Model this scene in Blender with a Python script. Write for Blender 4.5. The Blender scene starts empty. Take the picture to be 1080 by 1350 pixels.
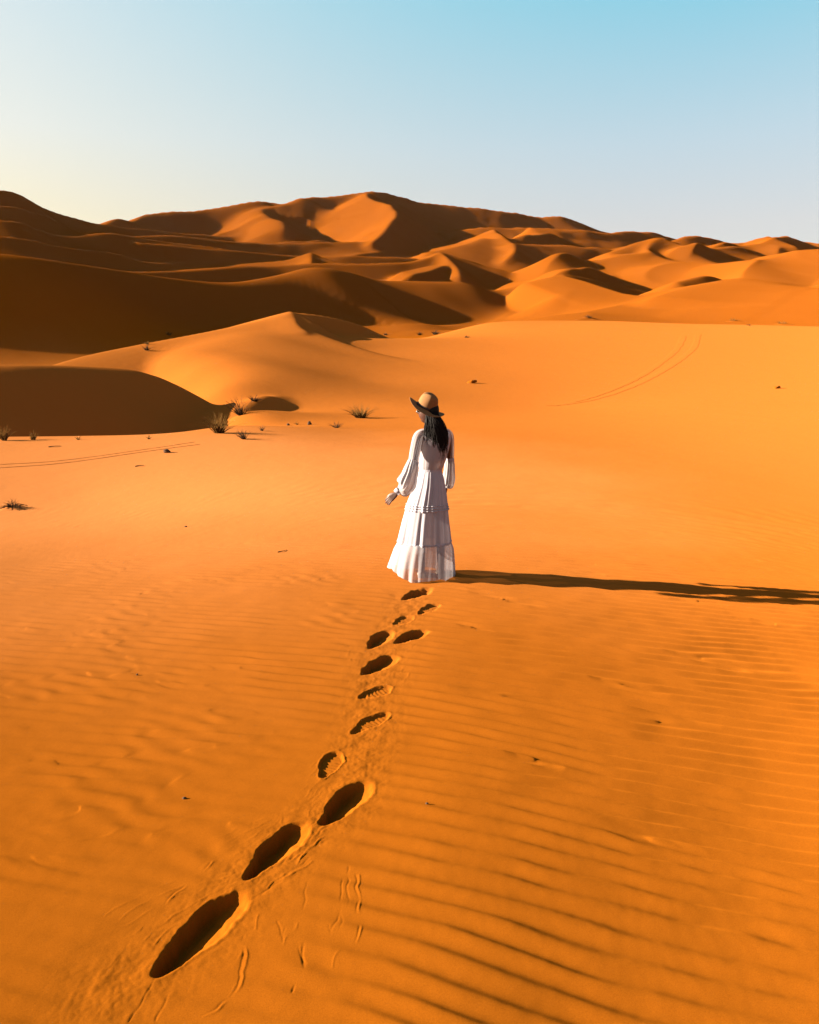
import bpy, bmesh, math, random
import numpy as np
from mathutils import Vector, Matrix, Euler

scene = bpy.context.scene
# ----------------------------------------------------------------------------
# CAMERA, SKY, SUN, EXPOSURE
# ----------------------------------------------------------------------------
cam_data = bpy.data.cameras.new("camera")
camera = bpy.data.objects.new("camera", cam_data)
scene.collection.objects.link(camera)
scene.camera = camera
camera.location = (0.0, 0.0, 2.0)
camera.rotation_euler = (math.pi / 2 - math.atan(195.0 / 1080.0), 0.0, 0.0)
cam_data.sensor_fit = 'HORIZONTAL'; cam_data.sensor_width = 36.0; cam_data.lens = 36.0
cam_data.clip_start = 0.05; cam_data.clip_end = 12000.0

SUN_EL = math.radians(18.5)
SUN_AZ = math.radians(90.0)            # from straight ahead (+Y) round to the left (-X)
SUN_DIR = Vector((-math.sin(SUN_AZ) * math.cos(SUN_EL), math.cos(SUN_AZ) * math.cos(SUN_EL), math.sin(SUN_EL)))

world = bpy.data.worlds.new("World"); scene.world = world
world.use_nodes = True
wn, wl = world.node_tree.nodes, world.node_tree.links
wn.clear()
w_out = wn.new('ShaderNodeOutputWorld'); w_bg = wn.new('ShaderNodeBackground')
sky = wn.new('ShaderNodeTexSky'); sky.sky_type = 'NISHITA'; sky.sun_disc = False
sky.sun_elevation = SUN_EL; sky.sun_rotation = -SUN_AZ
sky.altitude = 700.0; sky.air_density = 1.0; sky.dust_density = 2.2; sky.ozone_density = 1.0
w_bg.inputs['Strength'].default_value = 0.05
# evening dust in the air: the clear-sky model blended with a pale band at the horizon and a warm side towards the sun
def w_ramp(stops, sock):
    r = wn.new('ShaderNodeValToRGB'); r.color_ramp.interpolation = 'EASE'
    while len(r.color_ramp.elements) < len(stops): r.color_ramp.elements.new(0.5)
    for e, (p, c) in zip(r.color_ramp.elements, stops): e.position = p; e.color = (*c, 1)
    r.color_ramp.interpolation = 'LINEAR'
    wl.new(sock, r.inputs['Fac']); return r.outputs['Color']
w_tc = wn.new('ShaderNodeTexCoord'); w_sep = wn.new('ShaderNodeSeparateXYZ')
wl.new(w_tc.outputs['Generated'], w_sep.inputs[0])
air = w_ramp([(0.0, (.62, .54, .45)), (0.15, (.62, .56, .505)), (0.235, (.50, .60, .62)), (0.37, (.215, .59, .70)), (0.7, (.055, .27, .42)), (1.0, (.028, .14, .27))], w_sep.outputs['Z'])
warm = w_ramp([(0.0, (.98, .68, .20)), (0.15, (1.12, .83, .25)), (0.24, (1.02, .87, .60)), (0.45, (.82, .80, .80)), (1.0, (.5, .6, .7))], w_sep.outputs['Z'])
w_dot = wn.new('ShaderNodeVectorMath'); w_dot.operation = 'DOT_PRODUCT'
wl.new(w_tc.outputs['Generated'], w_dot.inputs[0]); w_dot.inputs[1].default_value = SUN_DIR
w_mr = wn.new('ShaderNodeMapRange'); w_mr.inputs['From Min'].default_value = -0.2; w_mr.inputs['From Max'].default_value = 0.70
wl.new(w_dot.outputs['Value'], w_mr.inputs['Value'])
w_pow = wn.new('ShaderNodeMath'); w_pow.operation = 'POWER'; w_pow.inputs[1].default_value = 1.7
wl.new(w_mr.outputs['Result'], w_pow.inputs[0])
def w_mix(f, a, b):
    mx = wn.new('ShaderNodeMix'); mx.data_type = 'RGBA'
    if isinstance(f, float): mx.inputs['Factor'].default_value = f
    else: wl.new(f, mx.inputs['Factor'])
    wl.new(a, mx.inputs['A']); wl.new(b, mx.inputs['B']); return mx.outputs['Result']
grad = w_mix(w_pow.outputs[0], air, warm)
w_sc = wn.new('ShaderNodeVectorMath'); w_sc.operation = 'SCALE'; w_sc.inputs['Scale'].default_value = 2.18
wl.new(grad, w_sc.inputs[0])
w_bg.inputs['Strength'].default_value = 0.05
wl.new(w_mix(0.86, sky.outputs[0], w_sc.outputs['Vector']), w_bg.inputs['Color'])
wl.new(w_bg.outputs[0], w_out.inputs['Surface'])

sun_data = bpy.data.lights.new("sun", 'SUN')
sun_data.energy = 5.0; sun_data.angle = math.radians(0.5); sun_data.color = (1.0, 0.88, 0.68)
sun = bpy.data.objects.new("sun", sun_data); scene.collection.objects.link(sun)
sun.rotation_euler = SUN_DIR.to_track_quat('Z', 'Y').to_euler()

scene.render.engine = 'CYCLES'
scene.cycles.max_bounces = 8; scene.cycles.diffuse_bounces = 4; scene.cycles.transparent_max_bounces = 16
scene.cycles.use_denoising = True
scene.view_settings.view_transform = 'Standard'
scene.view_settings.look = 'None'
scene.view_settings.gamma = 1.0
scene.view_settings.use_curve_mapping = False
scene.view_settings.exposure = 3.2

# ----------------------------------------------------------------------------
# TERRAIN: one height function over the real ground plane (metres)
# ----------------------------------------------------------------------------
CAM_H = 2.0
FOC = 1080.0                       # focal length in photo pixels (1080 wide)
PITCH = math.atan(195.0 / FOC)
CP, SP = math.cos(PITCH), math.sin(PITCH)

def ray(u, v):
    x = (u - 540.0) / FOC; q = (675.0 - v) / FOC
    return x, CP + q * SP, -SP + q * CP

def P(u, v, Y):
    """world point seen at photo pixel u,v when it stands Y metres ahead"""
    a, b, c = ray(u, v)
    return (a * Y / b, Y, CAM_H + c * Y / b)

def G(u, v, z=0.0):
    """world point on the level z seen at photo pixel u,v"""
    a, b, c = ray(u, v)
    t = (z - CAM_H) / c
    return (a * t, b * t)

def _perm(seed):
    return np.random.RandomState(seed).permutation(1024)

def noise2(x, y, seed=0):
    """gradient noise, about -1..1"""
    p = _perm(seed)
    ang = np.random.RandomState(seed + 77).rand(1024) * 6.28318
    gx, gy = np.cos(ang), np.sin(ang)
    xi = np.floor(x).astype(np.int64); yi = np.floor(y).astype(np.int64)
    fx = x - xi; fy = y - yi
    def g(i, j, dx, dy):
        h = p[(p[(xi + i) & 1023] + yi + j) & 1023]
        return gx[h] * dx + gy[h] * dy
    sx = fx * fx * fx * (fx * (fx * 6 - 15) + 10); sy = fy * fy * fy * (fy * (fy * 6 - 15) + 10)
    a = g(0, 0, fx, fy); b = g(1, 0, fx - 1, fy); c = g(0, 1, fx, fy - 1); d = g(1, 1, fx - 1, fy - 1)
    return ((a + (b - a) * sx) * (1 - sy) + (c + (d - c) * sx) * sy) * 1.5

def fbm(x, y, seed=0, o=3):
    s = 0; a = 1.0
    for i in range(o):
        s = s + a * noise2(x * 2 ** i, y * 2 ** i, seed + i); a *= 0.5
    return s / 1.6

def sstep(a, b, x):
    t = np.clip((x - a) / (b - a), 0, 1)
    return t * t * (3 - 2 * t)

def waves(x, y, ang, lam, n, dang, dk, seed):
    """sum of nearby plane waves: its phase gives ripple trains with natural forks"""
    r = np.random.RandomState(seed)
    re = np.zeros_like(x); im = np.zeros_like(x)
    for i in range(n):
        a = ang + r.uniform(-dang, dang); k = 6.28318 / lam * (1 + r.uniform(-dk, dk))
        ph = x * (k * math.cos(a)) + y * (k * math.sin(a)) + r.uniform(0, 6.28318)
        re += np.cos(ph); im += np.sin(ph)
    return np.arctan2(im, re) / 6.28318 % 1.0, np.sqrt(re * re + im * im) / math.sqrt(n)

def smax(a, b, k):
    h = np.maximum(k - np.abs(a - b), 0) / k
    return np.maximum(a, b) + h * h * k * 0.25

# --- broad lie of the land: (u, Y, z) with z a height, or v given as ('v', v) ---
BASE = []
def bz(Y, z, *us):
    for u in us: BASE.append((u, Y, (z - CAM_H) / Y))
def bv(*pts):
    for u, v, Y in pts:
        X, _, z = P(u, v, Y); BASE.append((u, Y, (z - CAM_H) / Y))
US = (-1500, -700, -200, 250, 560, 900, 1300, 2000)
bz(1.2, 0.0, *US); bz(2.2, 0.0, 400, 560); bz(3.6, 0.0, 350, 560); bz(5.5, 0.0, 350, 560); bz(7.5, 0.0, 350, 560, 600)
bz(2.2, -0.03, -100); bz(2.2, -0.115, 1080); bz(3.6, -0.05, -50); bz(3.6, -0.18, 1080); bz(5.5, -0.08, 0); bz(5.5, -0.22, 1080); bz(7.5, -0.19, 1080)
for _u in (-1500, -700, 2000): bz(2.2, -0.1, _u); bz(5.5, -0.2, _u); bz(12.0, -0.2, _u)
bz(8.5, -0.10, -100, 60); bz(8.5, -0.23, 1080); bz(8.5, -0.3, 1300); bz(14, -0.22, 0, 100); bz(14, -0.5, -500); bz(8.5, -0.35, -500); bz(21, -0.5, -500); bz(14, 0.0, 400, 560); bz(14, -0.14, 850); bz(14, -0.42, 1200)
bv((-200, 583, 21), (0, 581, 21), (120, 581, 21.5), (200, 579, 22), (270, 571, 24), (330, 571, 25))
bz(21, 0.2, 480, 620); bz(21, 0.02, 850); bz(21, -0.15, 1080); bz(21, -0.3, 1300)
# the hollow on the left
bz(26, -2.2, -200, 0, 120); bz(27, -2.0, 200, 240); bz(30, -2.0, 250); bz(32, -3.6, -200, 0, 120); bz(33, -2.0, 210)
bz(40, -3.2, 0, 120); bz(42, -1.2, 200); bz(50, -1.5, 120)
bv((298, 555, 29), (310, 550, 30), (292, 515, 38), (290, 500, 42), (255, 492, 46), (240, 470, 54))
bv((310, 462, 56), (385, 440, 72), (385, 480, 50), (385, 520, 38), (385, 555, 28), (347, 549, 32), (372, 541, 34.5))
bv((475, 550, 30), (475, 500, 48), (475, 462, 68), (475, 447, 85), (320, 440, 66))
bv((560, 540, 33), (600, 500, 50), (600, 462, 70), (560, 446, 86), (620, 440, 95))
bv((720, 535, 39), (720, 500, 52), (720, 460, 72), (720, 428, 98))
bv((900, 545, 33), (900, 533, 38), (900, 500, 52), (900, 460, 72), (900, 430, 96))
bv((1080, 560, 28), (1080, 534, 38), (1080, 500, 52), (1080, 460, 72), (1080, 432, 95), (1300, 432, 95), (1300, 534, 38))
bv((640, 425, 104), (800, 423, 106), (980, 428, 104))
# behind the near sheet
bz(60, 0.0, -200, 0); bz(80, 0.8, -200, 0, 120); bz(80, 2.0, 250); bz(100, 1.6, -200, 0, 200, 320)
bv((395, 437, 72), (430, 444, 79), (500, 447, 86), (475, 458, 102), (540, 450, 108), (540, 446, 130), (430, 455, 110))
bv((0, 476, 115), (150, 474, 110), (300, 466, 115))
bv((640, 440, 130), (800, 439, 130), (960, 437, 125), (1080, 436, 120), (1300, 436, 125))
bv((-200, 450, 200), (150, 450, 200), (400, 440, 200), (540, 440, 190), (600, 447, 200), (700, 436, 200))
bv((730, 421, 165), (800, 419, 165), (960, 424, 160), (1080, 422, 160), (1200, 420, 160))
bv((730, 392, 222), (830, 402, 220), (960, 395, 220), (1080, 395, 220), (640, 440, 235), (700, 427, 240), (540, 430, 235))
bv((730, 378, 280), (770, 386, 252), (800, 400, 268), (840, 412, 262), (840, 410, 295), (960, 384, 285), (1150, 384, 285), (640, 405, 290), (540, 405, 300))
bv((-200, 410, 350), (150, 395, 350), (540, 388, 350), (640, 376, 360), (740, 368, 350), (900, 365, 350), (1000, 362, 340), (1200, 350, 350))
bv((640, 356, 460), (700, 370, 440), (780, 374, 440), (820, 362, 460), (860, 352, 430), (960, 354, 450), (1200, 345, 450), (540, 352, 460), (400, 350, 460))
bv((-200, 380, 600), (150, 345, 600), (400, 330, 600), (540, 335, 600), (620, 352, 600), (700, 352, 600), (800, 352, 600), (900, 350, 600), (1200, 350, 600))
bv((-200, 370, 1000), (150, 360, 1000), (540, 355, 1000), (900, 360, 1000), (1200, 360, 1000))
for _u in (-1500, -700, 2000):
    bz(21, 0.0, _u); bz(50, 0.5, _u); bz(120, 3.0, _u); bz(350, 18.0, _u); bz(1000, 45.0, _u)
bz(2500, 60.0, *US); bz(5000, 60.0, *US)

def _bk(d2): return d2 * np.log(d2 + 1e-9)
def base_setup():
    A = np.array([((u - 540) / FOC * 1.2, math.log(Y)) for u, Y, t in BASE]); T = np.array([t for u, Y, t in BASE])
    n = len(A)
    D = ((A[:, None] - A[None]) ** 2).sum(-1)
    K = _bk(D) + np.eye(n) * 0.002
    Q = np.hstack([np.ones((n, 1)), A])
    M = np.block([[K, Q], [Q.T, np.zeros((3, 3))]])
    w = np.linalg.solve(M, np.concatenate([T, np.zeros(3)]))
    return A, w
_BA, _BW = base_setup()
def _base_exact(a, l):
    n = len(_BA); t = np.full_like(a, _BW[n]) + _BW[n + 1] * a + _BW[n + 2] * l
    for i in range(n):
        t += _BW[i] * _bk((a - _BA[i, 0]) ** 2 + (l - _BA[i, 1]) ** 2)
    return t
_GA = np.linspace(-2.8, 2.8, 420); _GL = np.linspace(0.0, 9.4, 420)
_GT = _base_exact(*np.meshgrid(_GA, _GL))
def base_t(a, l):
    u = (a - _GA[0]) / (_GA[1] - _GA[0]); v = (l - _GL[0]) / (_GL[1] - _GL[0])
    i = np.clip(u.astype(np.int64), 1, 417); j = np.clip(v.astype(np.int64), 1, 417)
    u = u - i; v = v - j
    def cub(t): return (-.5 * t + t * t - .5 * t ** 3, 1 - 2.5 * t * t + 1.5 * t ** 3, .5 * t + 2 * t * t - 1.5 * t ** 3, -.5 * t * t + .5 * t ** 3)
    cu, cv = cub(u), cub(v); out = 0
    for m in range(4):
        row = 0
        for k in range(4): row = row + cu[k] * _GT[j + m - 1, i + k - 1]
        out = out + cv[m] * row
    return out
def base_h(x, y):
    yy = np.maximum(y, 1.2)
    a = np.clip(x / yy, -2.2, 2.2) * 1.2; l = np.log(yy)
    t = base_t(a, l)
    z = CAM_H + t * yy
    f = sstep(0.6, 2.2, y)                      # level ground where the camera stands and behind it
    side = 1 - sstep(1.9, 2.3, np.abs(x / yy)) * (1 - sstep(300, 900, yy))
    return z * f * side

# --- dunes: crest line traced as (u, v, Y) and a slope for each side -----------
RIDGES = []
def ridge(nodes, sun=0.3, lee=0.62, rs=0.0, rl=0.0, k=0.012, warp=1.0, cap=0.8):
    RIDGES.append((nodes, sun, lee, rs, rl, k, warp, cap))
# near sheet: left brink of the hollow, the sharp little peak
ridge([(-500,492,21),(-160,484,24.5),(0,481,27),(90,482,30.5),(160,486,33),(185,492,34.5)], sun=0.08, lee=0.62, rs=2, rl=1.3, k=0.03, warp=0.15, cap=0.6)
ridge([(40,492,50),(110,470,56),(180,455,62),(270,438,68,.3,.2),(340,423,73,.3,.27),(383,413,76,.3,.62)], sun=0.3, lee=0.2, rl=3, k=0.006, warp=0.3, cap=1.5)
ridge([(403,438,68.5),(391,428,71),(384,413,76)], sun=0.3, lee=0.62, rs=1, k=0.006, warp=0.2, cap=1.2)
ridge([(303,553,30),(325,533,32.5),(346,522,35),(364,524,37)], sun=0.3, lee=0.62, rs=0.4, rl=0.5, k=0.01, warp=0.3)
ridge([(382,416,74.5),(385,412,77),(410,414,78.5),(440,419,80.5),(470,427,83),(502,441,87)], sun=0.25, lee=0.6, k=0.006, warp=0.2)
# L1, the long dark dune of the left
ridge([(-300,318,112),(-150,325,120),(0,335,132),(110,350,150),(220,366,174),(300,372,192),(360,364,210),(408,353,222),(450,357,232),(500,369,238),(560,371,246),(605,373,254),(640,386,264),(680,394,278),(712,388,300)], sun=0.25, lee=0.66, rl=8, k=0.03, warp=0.5)
# little sharp wedge above it
ridge([(240,358,300),(300,352,325),(345,346,340),(380,342,348),(408,335,358)], sun=0.3, lee=0.3)
ridge([(409,350,318),(410,342,338),(408,335,358)][::1], sun=0.35, lee=0.6, k=0.006)
# hump right of it

# left hill and its stacked ridges
ridge([(-250,262,330),(-60,262,350),(8,251,380),(60,275,400),(130,294,430),(200,305,470),(300,312,520),(400,322,580)], sun=0.3, lee=0.6, k=0.008)
ridge([(-200,262,280),(0,272,310),(50,282,330),(100,303,350),(150,311,365),(240,312,400),(330,330,430)], sun=0.3, lee=0.55, k=0.008)
ridge([(-200,285,250),(0,290,270),(40,300,285),(85,311,300),(140,308,320),(210,318,345),(300,328,370)], sun=0.3, lee=0.55, k=0.008)
ridge([(-200,300,225),(0,311,245),(80,325,262),(150,334,285),(190,345,300),(280,350,330)], sun=0.3, lee=0.5, k=0.008)
# main massif
ridge([(140,296,480),(155,288,500),(175,292,520),(195,283,550),(260,278,580),(320,268,610),(380,269,640),(400,262,655),(440,258,680),(483,253,705),(510,257,730),(560,267,760),(640,276,800),(700,285,830),(740,287,850),(800,306,900),(840,315,930)], sun=0.35, lee=0.58, k=0.006, warp=0.6)
ridge([(488,322,470),(505,305,500),(518,290,535),(520,279,565),(508,268,600),(487,260,640),(484,254,690)], sun=0.42, lee=0.6, k=0.004, warp=0.4)
ridge([(375,300,520),(345,276,590),(372,272,620),(400,262,650)], sun=0.58, lee=0.42, rs=8, k=0.008)
# spike ridge
ridge([(665,346,430),(677,332,455),(676,322,480),(662,312,510),(650,303,540)], sun=0.35, lee=0.62, k=0.004, warp=0.4)
ridge([(560,334,440),(600,326,465),(636,314,505)], sun=0.3, lee=0.33, rl=6, k=0.006, warp=0.4, cap=1.5)
ridge([(606,364,320),(602,352,335),(592,342,350),(580,334,372)], sun=0.35, lee=0.62, k=0.004, warp=0.3)
ridge([(60,350,232),(130,354,246),(200,357,262),(330,352,300),(420,347,318),(480,347,328),(530,346,340),(560,341,352,.3,.4),(580,334,372,.3,.3)], sun=0.3, lee=0.56, k=0.005, warp=0.3)
ridge([(180,322,320),(300,330,350),(395,337,385),(450,337,395),(500,338,410),(540,340,425),(575,345,440)], sun=0.3, lee=0.56, k=0.006)
ridge([(150,315,370),(270,318,410),(385,320,450),(440,320,470),(500,321,490),(550,327,510),(590,334,530)], sun=0.3, lee=0.56, k=0.006)
ridge([(672,322,475),(700,322,490),(740,325,506),(785,327,525),(825,334,545)], sun=0.3, lee=0.58, k=0.008)
# upper right
ridge([(580,303,640),(650,300,660),(720,303,680),(760,310,700),(800,322,730)], sun=0.3, lee=0.5, k=0.006)
ridge([(700,300,600),(760,304,620),(800,307,640),(836,305,680),(870,309,720),(900,318,760),(930,322,800)], sun=0.3, lee=0.55, k=0.006)
ridge([(800,330,560),(850,322,600),(880,318,620),(912,310,650),(955,322,700),(1000,326,750),(1040,331,800)], sun=0.3, lee=0.58, k=0.006)
ridge([(1020,332,600),(1075,325,640),(1200,330,700)], sun=0.3, lee=0.5, k=0.006)
# crescent right of centre
ridge([(800,334,398),(822,326,420),(850,317,442),(868,314,452)], sun=0.3, lee=0.46, rl=3, k=0.006, warp=0.3, cap=1.4)
ridge([(857,334,400),(853,326,420),(862,317,440),(872,315,452),(900,325,480),(950,338,520),(1010,347,560)], sun=0.35, lee=0.6, k=0.004, warp=0.3)
ridge([(857,334,400),(890,347,385),(930,354,370),(960,358,355)], sun=0.3, lee=0.25, rl=20, k=0.01, warp=0.3)
ridge([(960,357,330),(1000,347,345),(1040,334,360),(1080,329,380),(1200,322,400)], sun=0.3, lee=0.3, rl=25, rs=10, k=0.01)
# R7
ridge([(690,374,246),(718,368,248),(740,365,250)], sun=0.3, lee=0.28, rl=6, k=0.006, warp=0.3, cap=1.2)
ridge([(742,364,250),(765,366,260),(790,371,270),(835,381,292),(885,392,310)], sun=0.3, lee=0.6, k=0.004, warp=0.3)
ridge([(740,364,290),(775,354,310),(800,362,340),(840,366,370)], sun=0.3, lee=0.6, k=0.004, warp=0.3)
# R8, broad lit dune at the front right
ridge([(862,392,190),(900,380,205),(940,374,220),(975,372,232)], sun=0.3, lee=0.25, rl=15, k=0.008, warp=0.3)
ridge([(985,374,225),(975,372,232),(1010,371,250),(1050,376,268),(1085,384,285)], sun=0.3, lee=0.58, k=0.006, warp=0.3)
ridge([(975,374,228),(1020,380,215),(1080,383,205),(1200,386,200)], sun=0.25, lee=0.25, rl=25, rs=10, k=0.012, warp=0.3)
ridge([(890,372,260),(925,364,275),(945,366,290),(960,373,300)], sun=0.3, lee=0.6, k=0.004, warp=0.3)




def smooth_line(pts, n=6):
    p = np.array(pts, float)
    if len(p) < 3: return p
    q = np.vstack([2 * p[0] - p[1], p, 2 * p[-1] - p[-2]]); out = []
    for i in range(1, len(q) - 2):
        for t in np.linspace(0, 1, n, endpoint=False):
            a, b, c, d = q[i - 1], q[i], q[i + 1], q[i + 2]
            out.append(0.5 * (2 * b + (c - a) * t + (2 * a - 5 * b + 4 * c - d) * t * t + (3 * b - a - 3 * c + d) * t ** 3))
    out.append(p[-1])
    return np.array(out)

def ridge_h(x, y, nodes, sun, lee, rs, rl, cap=0.3):
    line = smooth_line([P(*nd[:3]) + (nd[3] if len(nd) > 3 else sun, nd[4] if len(nd) > 4 else lee) for nd in nodes])
    best = np.full_like(x, 1e18); sun = np.zeros_like(x); lee = np.zeros_like(x); sd = np.zeros_like(x); zc = np.zeros_like(x)
    for i in range(len(line) - 1):
        ax, ay, az, as_, al = line[i]; bx, by, bzz, bs, bl = line[i + 1]
        ex, ey = bx - ax, by - ay; L2 = ex * ex + ey * ey
        px, py = x - ax, y - ay
        t = np.clip((px * ex + py * ey) / L2, 0, 1)
        dx = px - t * ex; dy = py - t * ey
        d2 = dx * dx + dy * dy
        cr = (px * ey - py * ex) / math.sqrt(L2)          # + = right side = lee
        m = d2 < best
        best = np.where(m, d2, best); zc = np.where(m, az + t * (bzz - az), zc)
        sd = np.where(m, cr, sd); sun = np.where(m, as_ + t * (bs - as_), sun); lee = np.where(m, al + t * (bl - al), lee)
        tt = (px * ex + py * ey) / math.sqrt(L2)
        if i == 0: over = np.maximum(-tt, 0) * 1.0; on = m.copy()
        if i == 0: ov = np.where(m, over, 0)
        elif i == len(line) - 2: ov = np.where(m, np.maximum(tt - math.sqrt(L2), 0), ov)
        else: ov = np.where(m, 0, ov)
    d = np.sqrt(best)
    s = sstep(-1, 1, sd / (d + 1e-6))
    mm = sun * (1 - s) + lee * s; r = rs * (1 - s) + rl * s
    return zc - mm * d * d / (d + r + 1e-6) - cap * ov * ov / (ov + 2), line

def height_far(x, y):
    z = base_h(x, y)
    far = sstep(110, 260, y)
    # transverse dune texture of the middle and far distance
    for lam, amp, seed, y0, y1 in ((62, 6.0, 11, 150, 300), (120, 12.0, 12, 300, 560), (40, 2.2, 13, 125, 190)):
        w = sstep(y0, y1, y)
        ph, am = waves(x + 0.25 * lam * noise2(x / lam / 2, y / lam / 2, seed), y, math.radians(-32), lam, 9, 0.42, 0.28, seed)
        prof = np.where(ph < 0.68, ph / 0.68, (1 - ph) / 0.32)
        prof = prof ** 1.25
        z = z + w * amp * prof * np.clip(am, 0, 1.6)
    wx = fbm(x / 60, y / 60, 31) ; wy = fbm(x / 60 + 50, y / 60, 32)
    fx = fbm(x / 22, y / 22, 33); 
    for nodes, sun, lee, rs, rl, k, warp, cap in RIDGES:
        pts = np.array([P(*nd[:3]) for nd in nodes])
        Ym = pts[:, 1].mean()
        R = (pts[:, 2].max() + 15) / min(sun, lee) + rs + rl + 10
        m = (x > pts[:, 0].min() - R) & (x < pts[:, 0].max() + R) & (y > pts[:, 1].min() - R) & (y < pts[:, 1].max() + R)
        if not m.any(): continue
        wa = 0.006 * Ym * warp
        xx = x[m] + wa * wx[m] + 0.12 * wa * fx[m]; yy = y[m] + wa * wy[m]
        rr = 0.0028 * Ym
        h, _ = ridge_h(xx, yy, nodes, sun, lee, rs + rr, rl + rr, cap)
        z[m] = smax(z[m], h, k * Ym)
    ph, am = waves(x + 6 * noise2(x / 50, y / 50, 15), y, math.radians(-38), 27, 9, 0.5, 0.3, 16)
    z = z + 0.55 * sstep(130, 260, y) * (1 + 1.6 * sstep(300, 600, y)) * np.clip(am, 0, 1.4) * sstep(-.2, .5, noise2(x / 70, y / 70, 17)) * np.where(ph < 0.68, ph / 0.68, (1 - ph) / 0.32)
    z = z + (0.35 * sstep(100, 300, y) + 1.2 * sstep(300, 700, y)) * fbm(x / 35, y / 35, 41)
    return z
# --- near ground: ripples, footprints, scuffs ---------------------------------
# footprint: near end (u,v), far end (u,v), width m, depth m, kind
PRINTS = [((203, 1287), (322, 1180), 0.17, 0.078, 'deep'), ((323, 1165), (404, 1086), 0.155, 0.074, 'deep'),
          ((424, 1093), (486, 1031), 0.155, 0.070, 'deep'), ((426, 1027), (444, 991), 0.115, 0.015, 'tread'),
          ((464, 967), (511, 940), 0.115, 0.013, 'tread'), ((474, 921), (515, 906), 0.12, 0.014, 'tread'),
          ((477, 891), (522, 865), 0.16, 0.062, 'deep'), ((487, 857), (514, 833), 0.15, 0.060, 'deep'),
          ((521, 850), (562, 832), 0.14, 0.065, 'deep'), ((521, 826), (541, 814), 0.115, 0.012, 'tread'),
          ((552, 811), (578, 797), 0.115, 0.014, 'tread'), ((530, 792), (567, 778), 0.15, 0.065, 'deep')]

def polyline_bump(x, y, pts, width):
    """gaussian profile (0..1) across a line on the ground"""
    out = np.zeros_like(x)
    for (ax, ay), (bx, by) in zip(pts[:-1], pts[1:]):
        ex, ey = bx - ax, by - ay; L2 = ex * ex + ey * ey + 1e-9
        m = (np.abs(x - (ax + bx) / 2) < abs(ex) / 2 + 4 * width) & (np.abs(y - (ay + by) / 2) < abs(ey) / 2 + 4 * width)
        if not m.any(): continue
        px, py = x[m] - ax, y[m] - ay
        t = np.clip((px * ex + py * ey) / L2, 0, 1)
        d2 = (px - t * ex) ** 2 + (py - t * ey) ** 2
        out[m] = np.maximum(out[m], np.exp(-d2 / (width * width)))
    return out

def scuff_lines():
    r = random.Random(5); L = []
    def add(pts, w, h): L.append(([G(*p) for p in pts], w, h))
    # curved drag lines left of the big prints, then scratches below and right of them
    for k in range(7):
        o = k * 9
        add([(140 + o * 1.4, 1205 + o * .9), (190 + o, 1178 + o * .9), (240 + o * .7, 1160 + o * .8), (275 + o * .5, 1152 + o * .6), (310, 1150 + o * .4)], 0.005, 0.0045 * r.uniform(.6, 1))
    for k in range(5):
        o = k * 8
        add([(285 + o, 1108 + o), (318 + o, 1092 + o * .8), (350 + o * .7, 1080 + o * .6), (372, 1072 + o * .4)], 0.005, 0.0035)
    for k in range(6):
        o = k * 6
        add([(395 + o * .3, 1018 + o * 2), (412, 1010 + o * 1.7), (424, 1000 + o * 1.5)], 0.005, 0.003)
    add([(137, 1280), (168, 1248), (190, 1222)], 0.007, -0.006); add([(140, 1276), (172, 1244), (194, 1216)], 0.008, 0.006)
    add([(215, 1192), (250, 1165), (280, 1140)], 0.006, -0.005); add([(219, 1192), (254, 1164), (284, 1138)], 0.007, 0.005)
    add([(170, 1338), (190, 1310), (203, 1290)], 0.006, -0.004); add([(205, 1340), (222, 1308)], 0.007, -0.005)
    add([(264, 1340), (300, 1318), (318, 1290), (322, 1240)], 0.005, -0.004)
    add([(268, 1340), (304, 1319), (322, 1291), (326, 1240)], 0.006, 0.005)
    add([(385, 1312), (400, 1290), (402, 1245)], 0.006, -0.005)
    add([(468, 1250), (474, 1230), (470, 1160)], 0.005, -0.004); add([(472, 1250), (478, 1230), (474, 1160)], 0.005, 0.005)
    add([(450, 1235), (452, 1160)], 0.005, -0.004); add([(458, 1215), (460, 1150)], 0.005, -0.004)
    for k in range(26):                       # short scrapes right of the trail
        u = r.uniform(325, 430); v = 1180 - (u - 325) * 0.9 + r.uniform(-8, 26)
        a = r.uniform(-0.9, -0.4); l = r.uniform(14, 44)
        add([(u, v), (u + l * math.cos(a), v + l * math.sin(a))], 0.006, r.choice((-1, 1)) * r.uniform(.003, .006))
    for k in range(24):
        u = r.uniform(420, 500); v = r.uniform(1070, 1110) - (u - 420) * .3
        a = r.uniform(-0.8, 0.1); l = r.uniform(8, 30)
        add([(u, v), (u + l * math.cos(a), v + l * math.sin(a))], 0.005, r.choice((-1, 1)) * r.uniform(.002, .005))
    for k in range(40):                       # loose fall of sand between the small prints
        t = r.random(); u = 455 + 110 * t + r.uniform(-26, 30); v = 1000 - 200 * t + r.uniform(-14, 14)
        a = r.uniform(-0.9, -0.2); l = r.uniform(6, 18)
        add([(u, v), (u + l * math.cos(a), v + l * math.sin(a))], 0.006, r.choice((-1, 1)) * r.uniform(.002, .005))
    for k in range(10):
        o = k * 5
        add([(430 - o * .5 + 40, 880 - o * .5), (455 + o * .3, 868 - o * .4), (482, 862 - o * .2)], 0.006, 0.003)
    for k in range(16):
        u = r.uniform(300, 470); v = r.uniform(1190, 1330); l = r.uniform(10, 40); a = r.uniform(-1.9, -0.9)
        add([(u, v), (u + l * math.cos(a), v + l * math.sin(a))], 0.006, r.choice((-1, 1)) * r.uniform(.002, .004))
    return L

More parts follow.
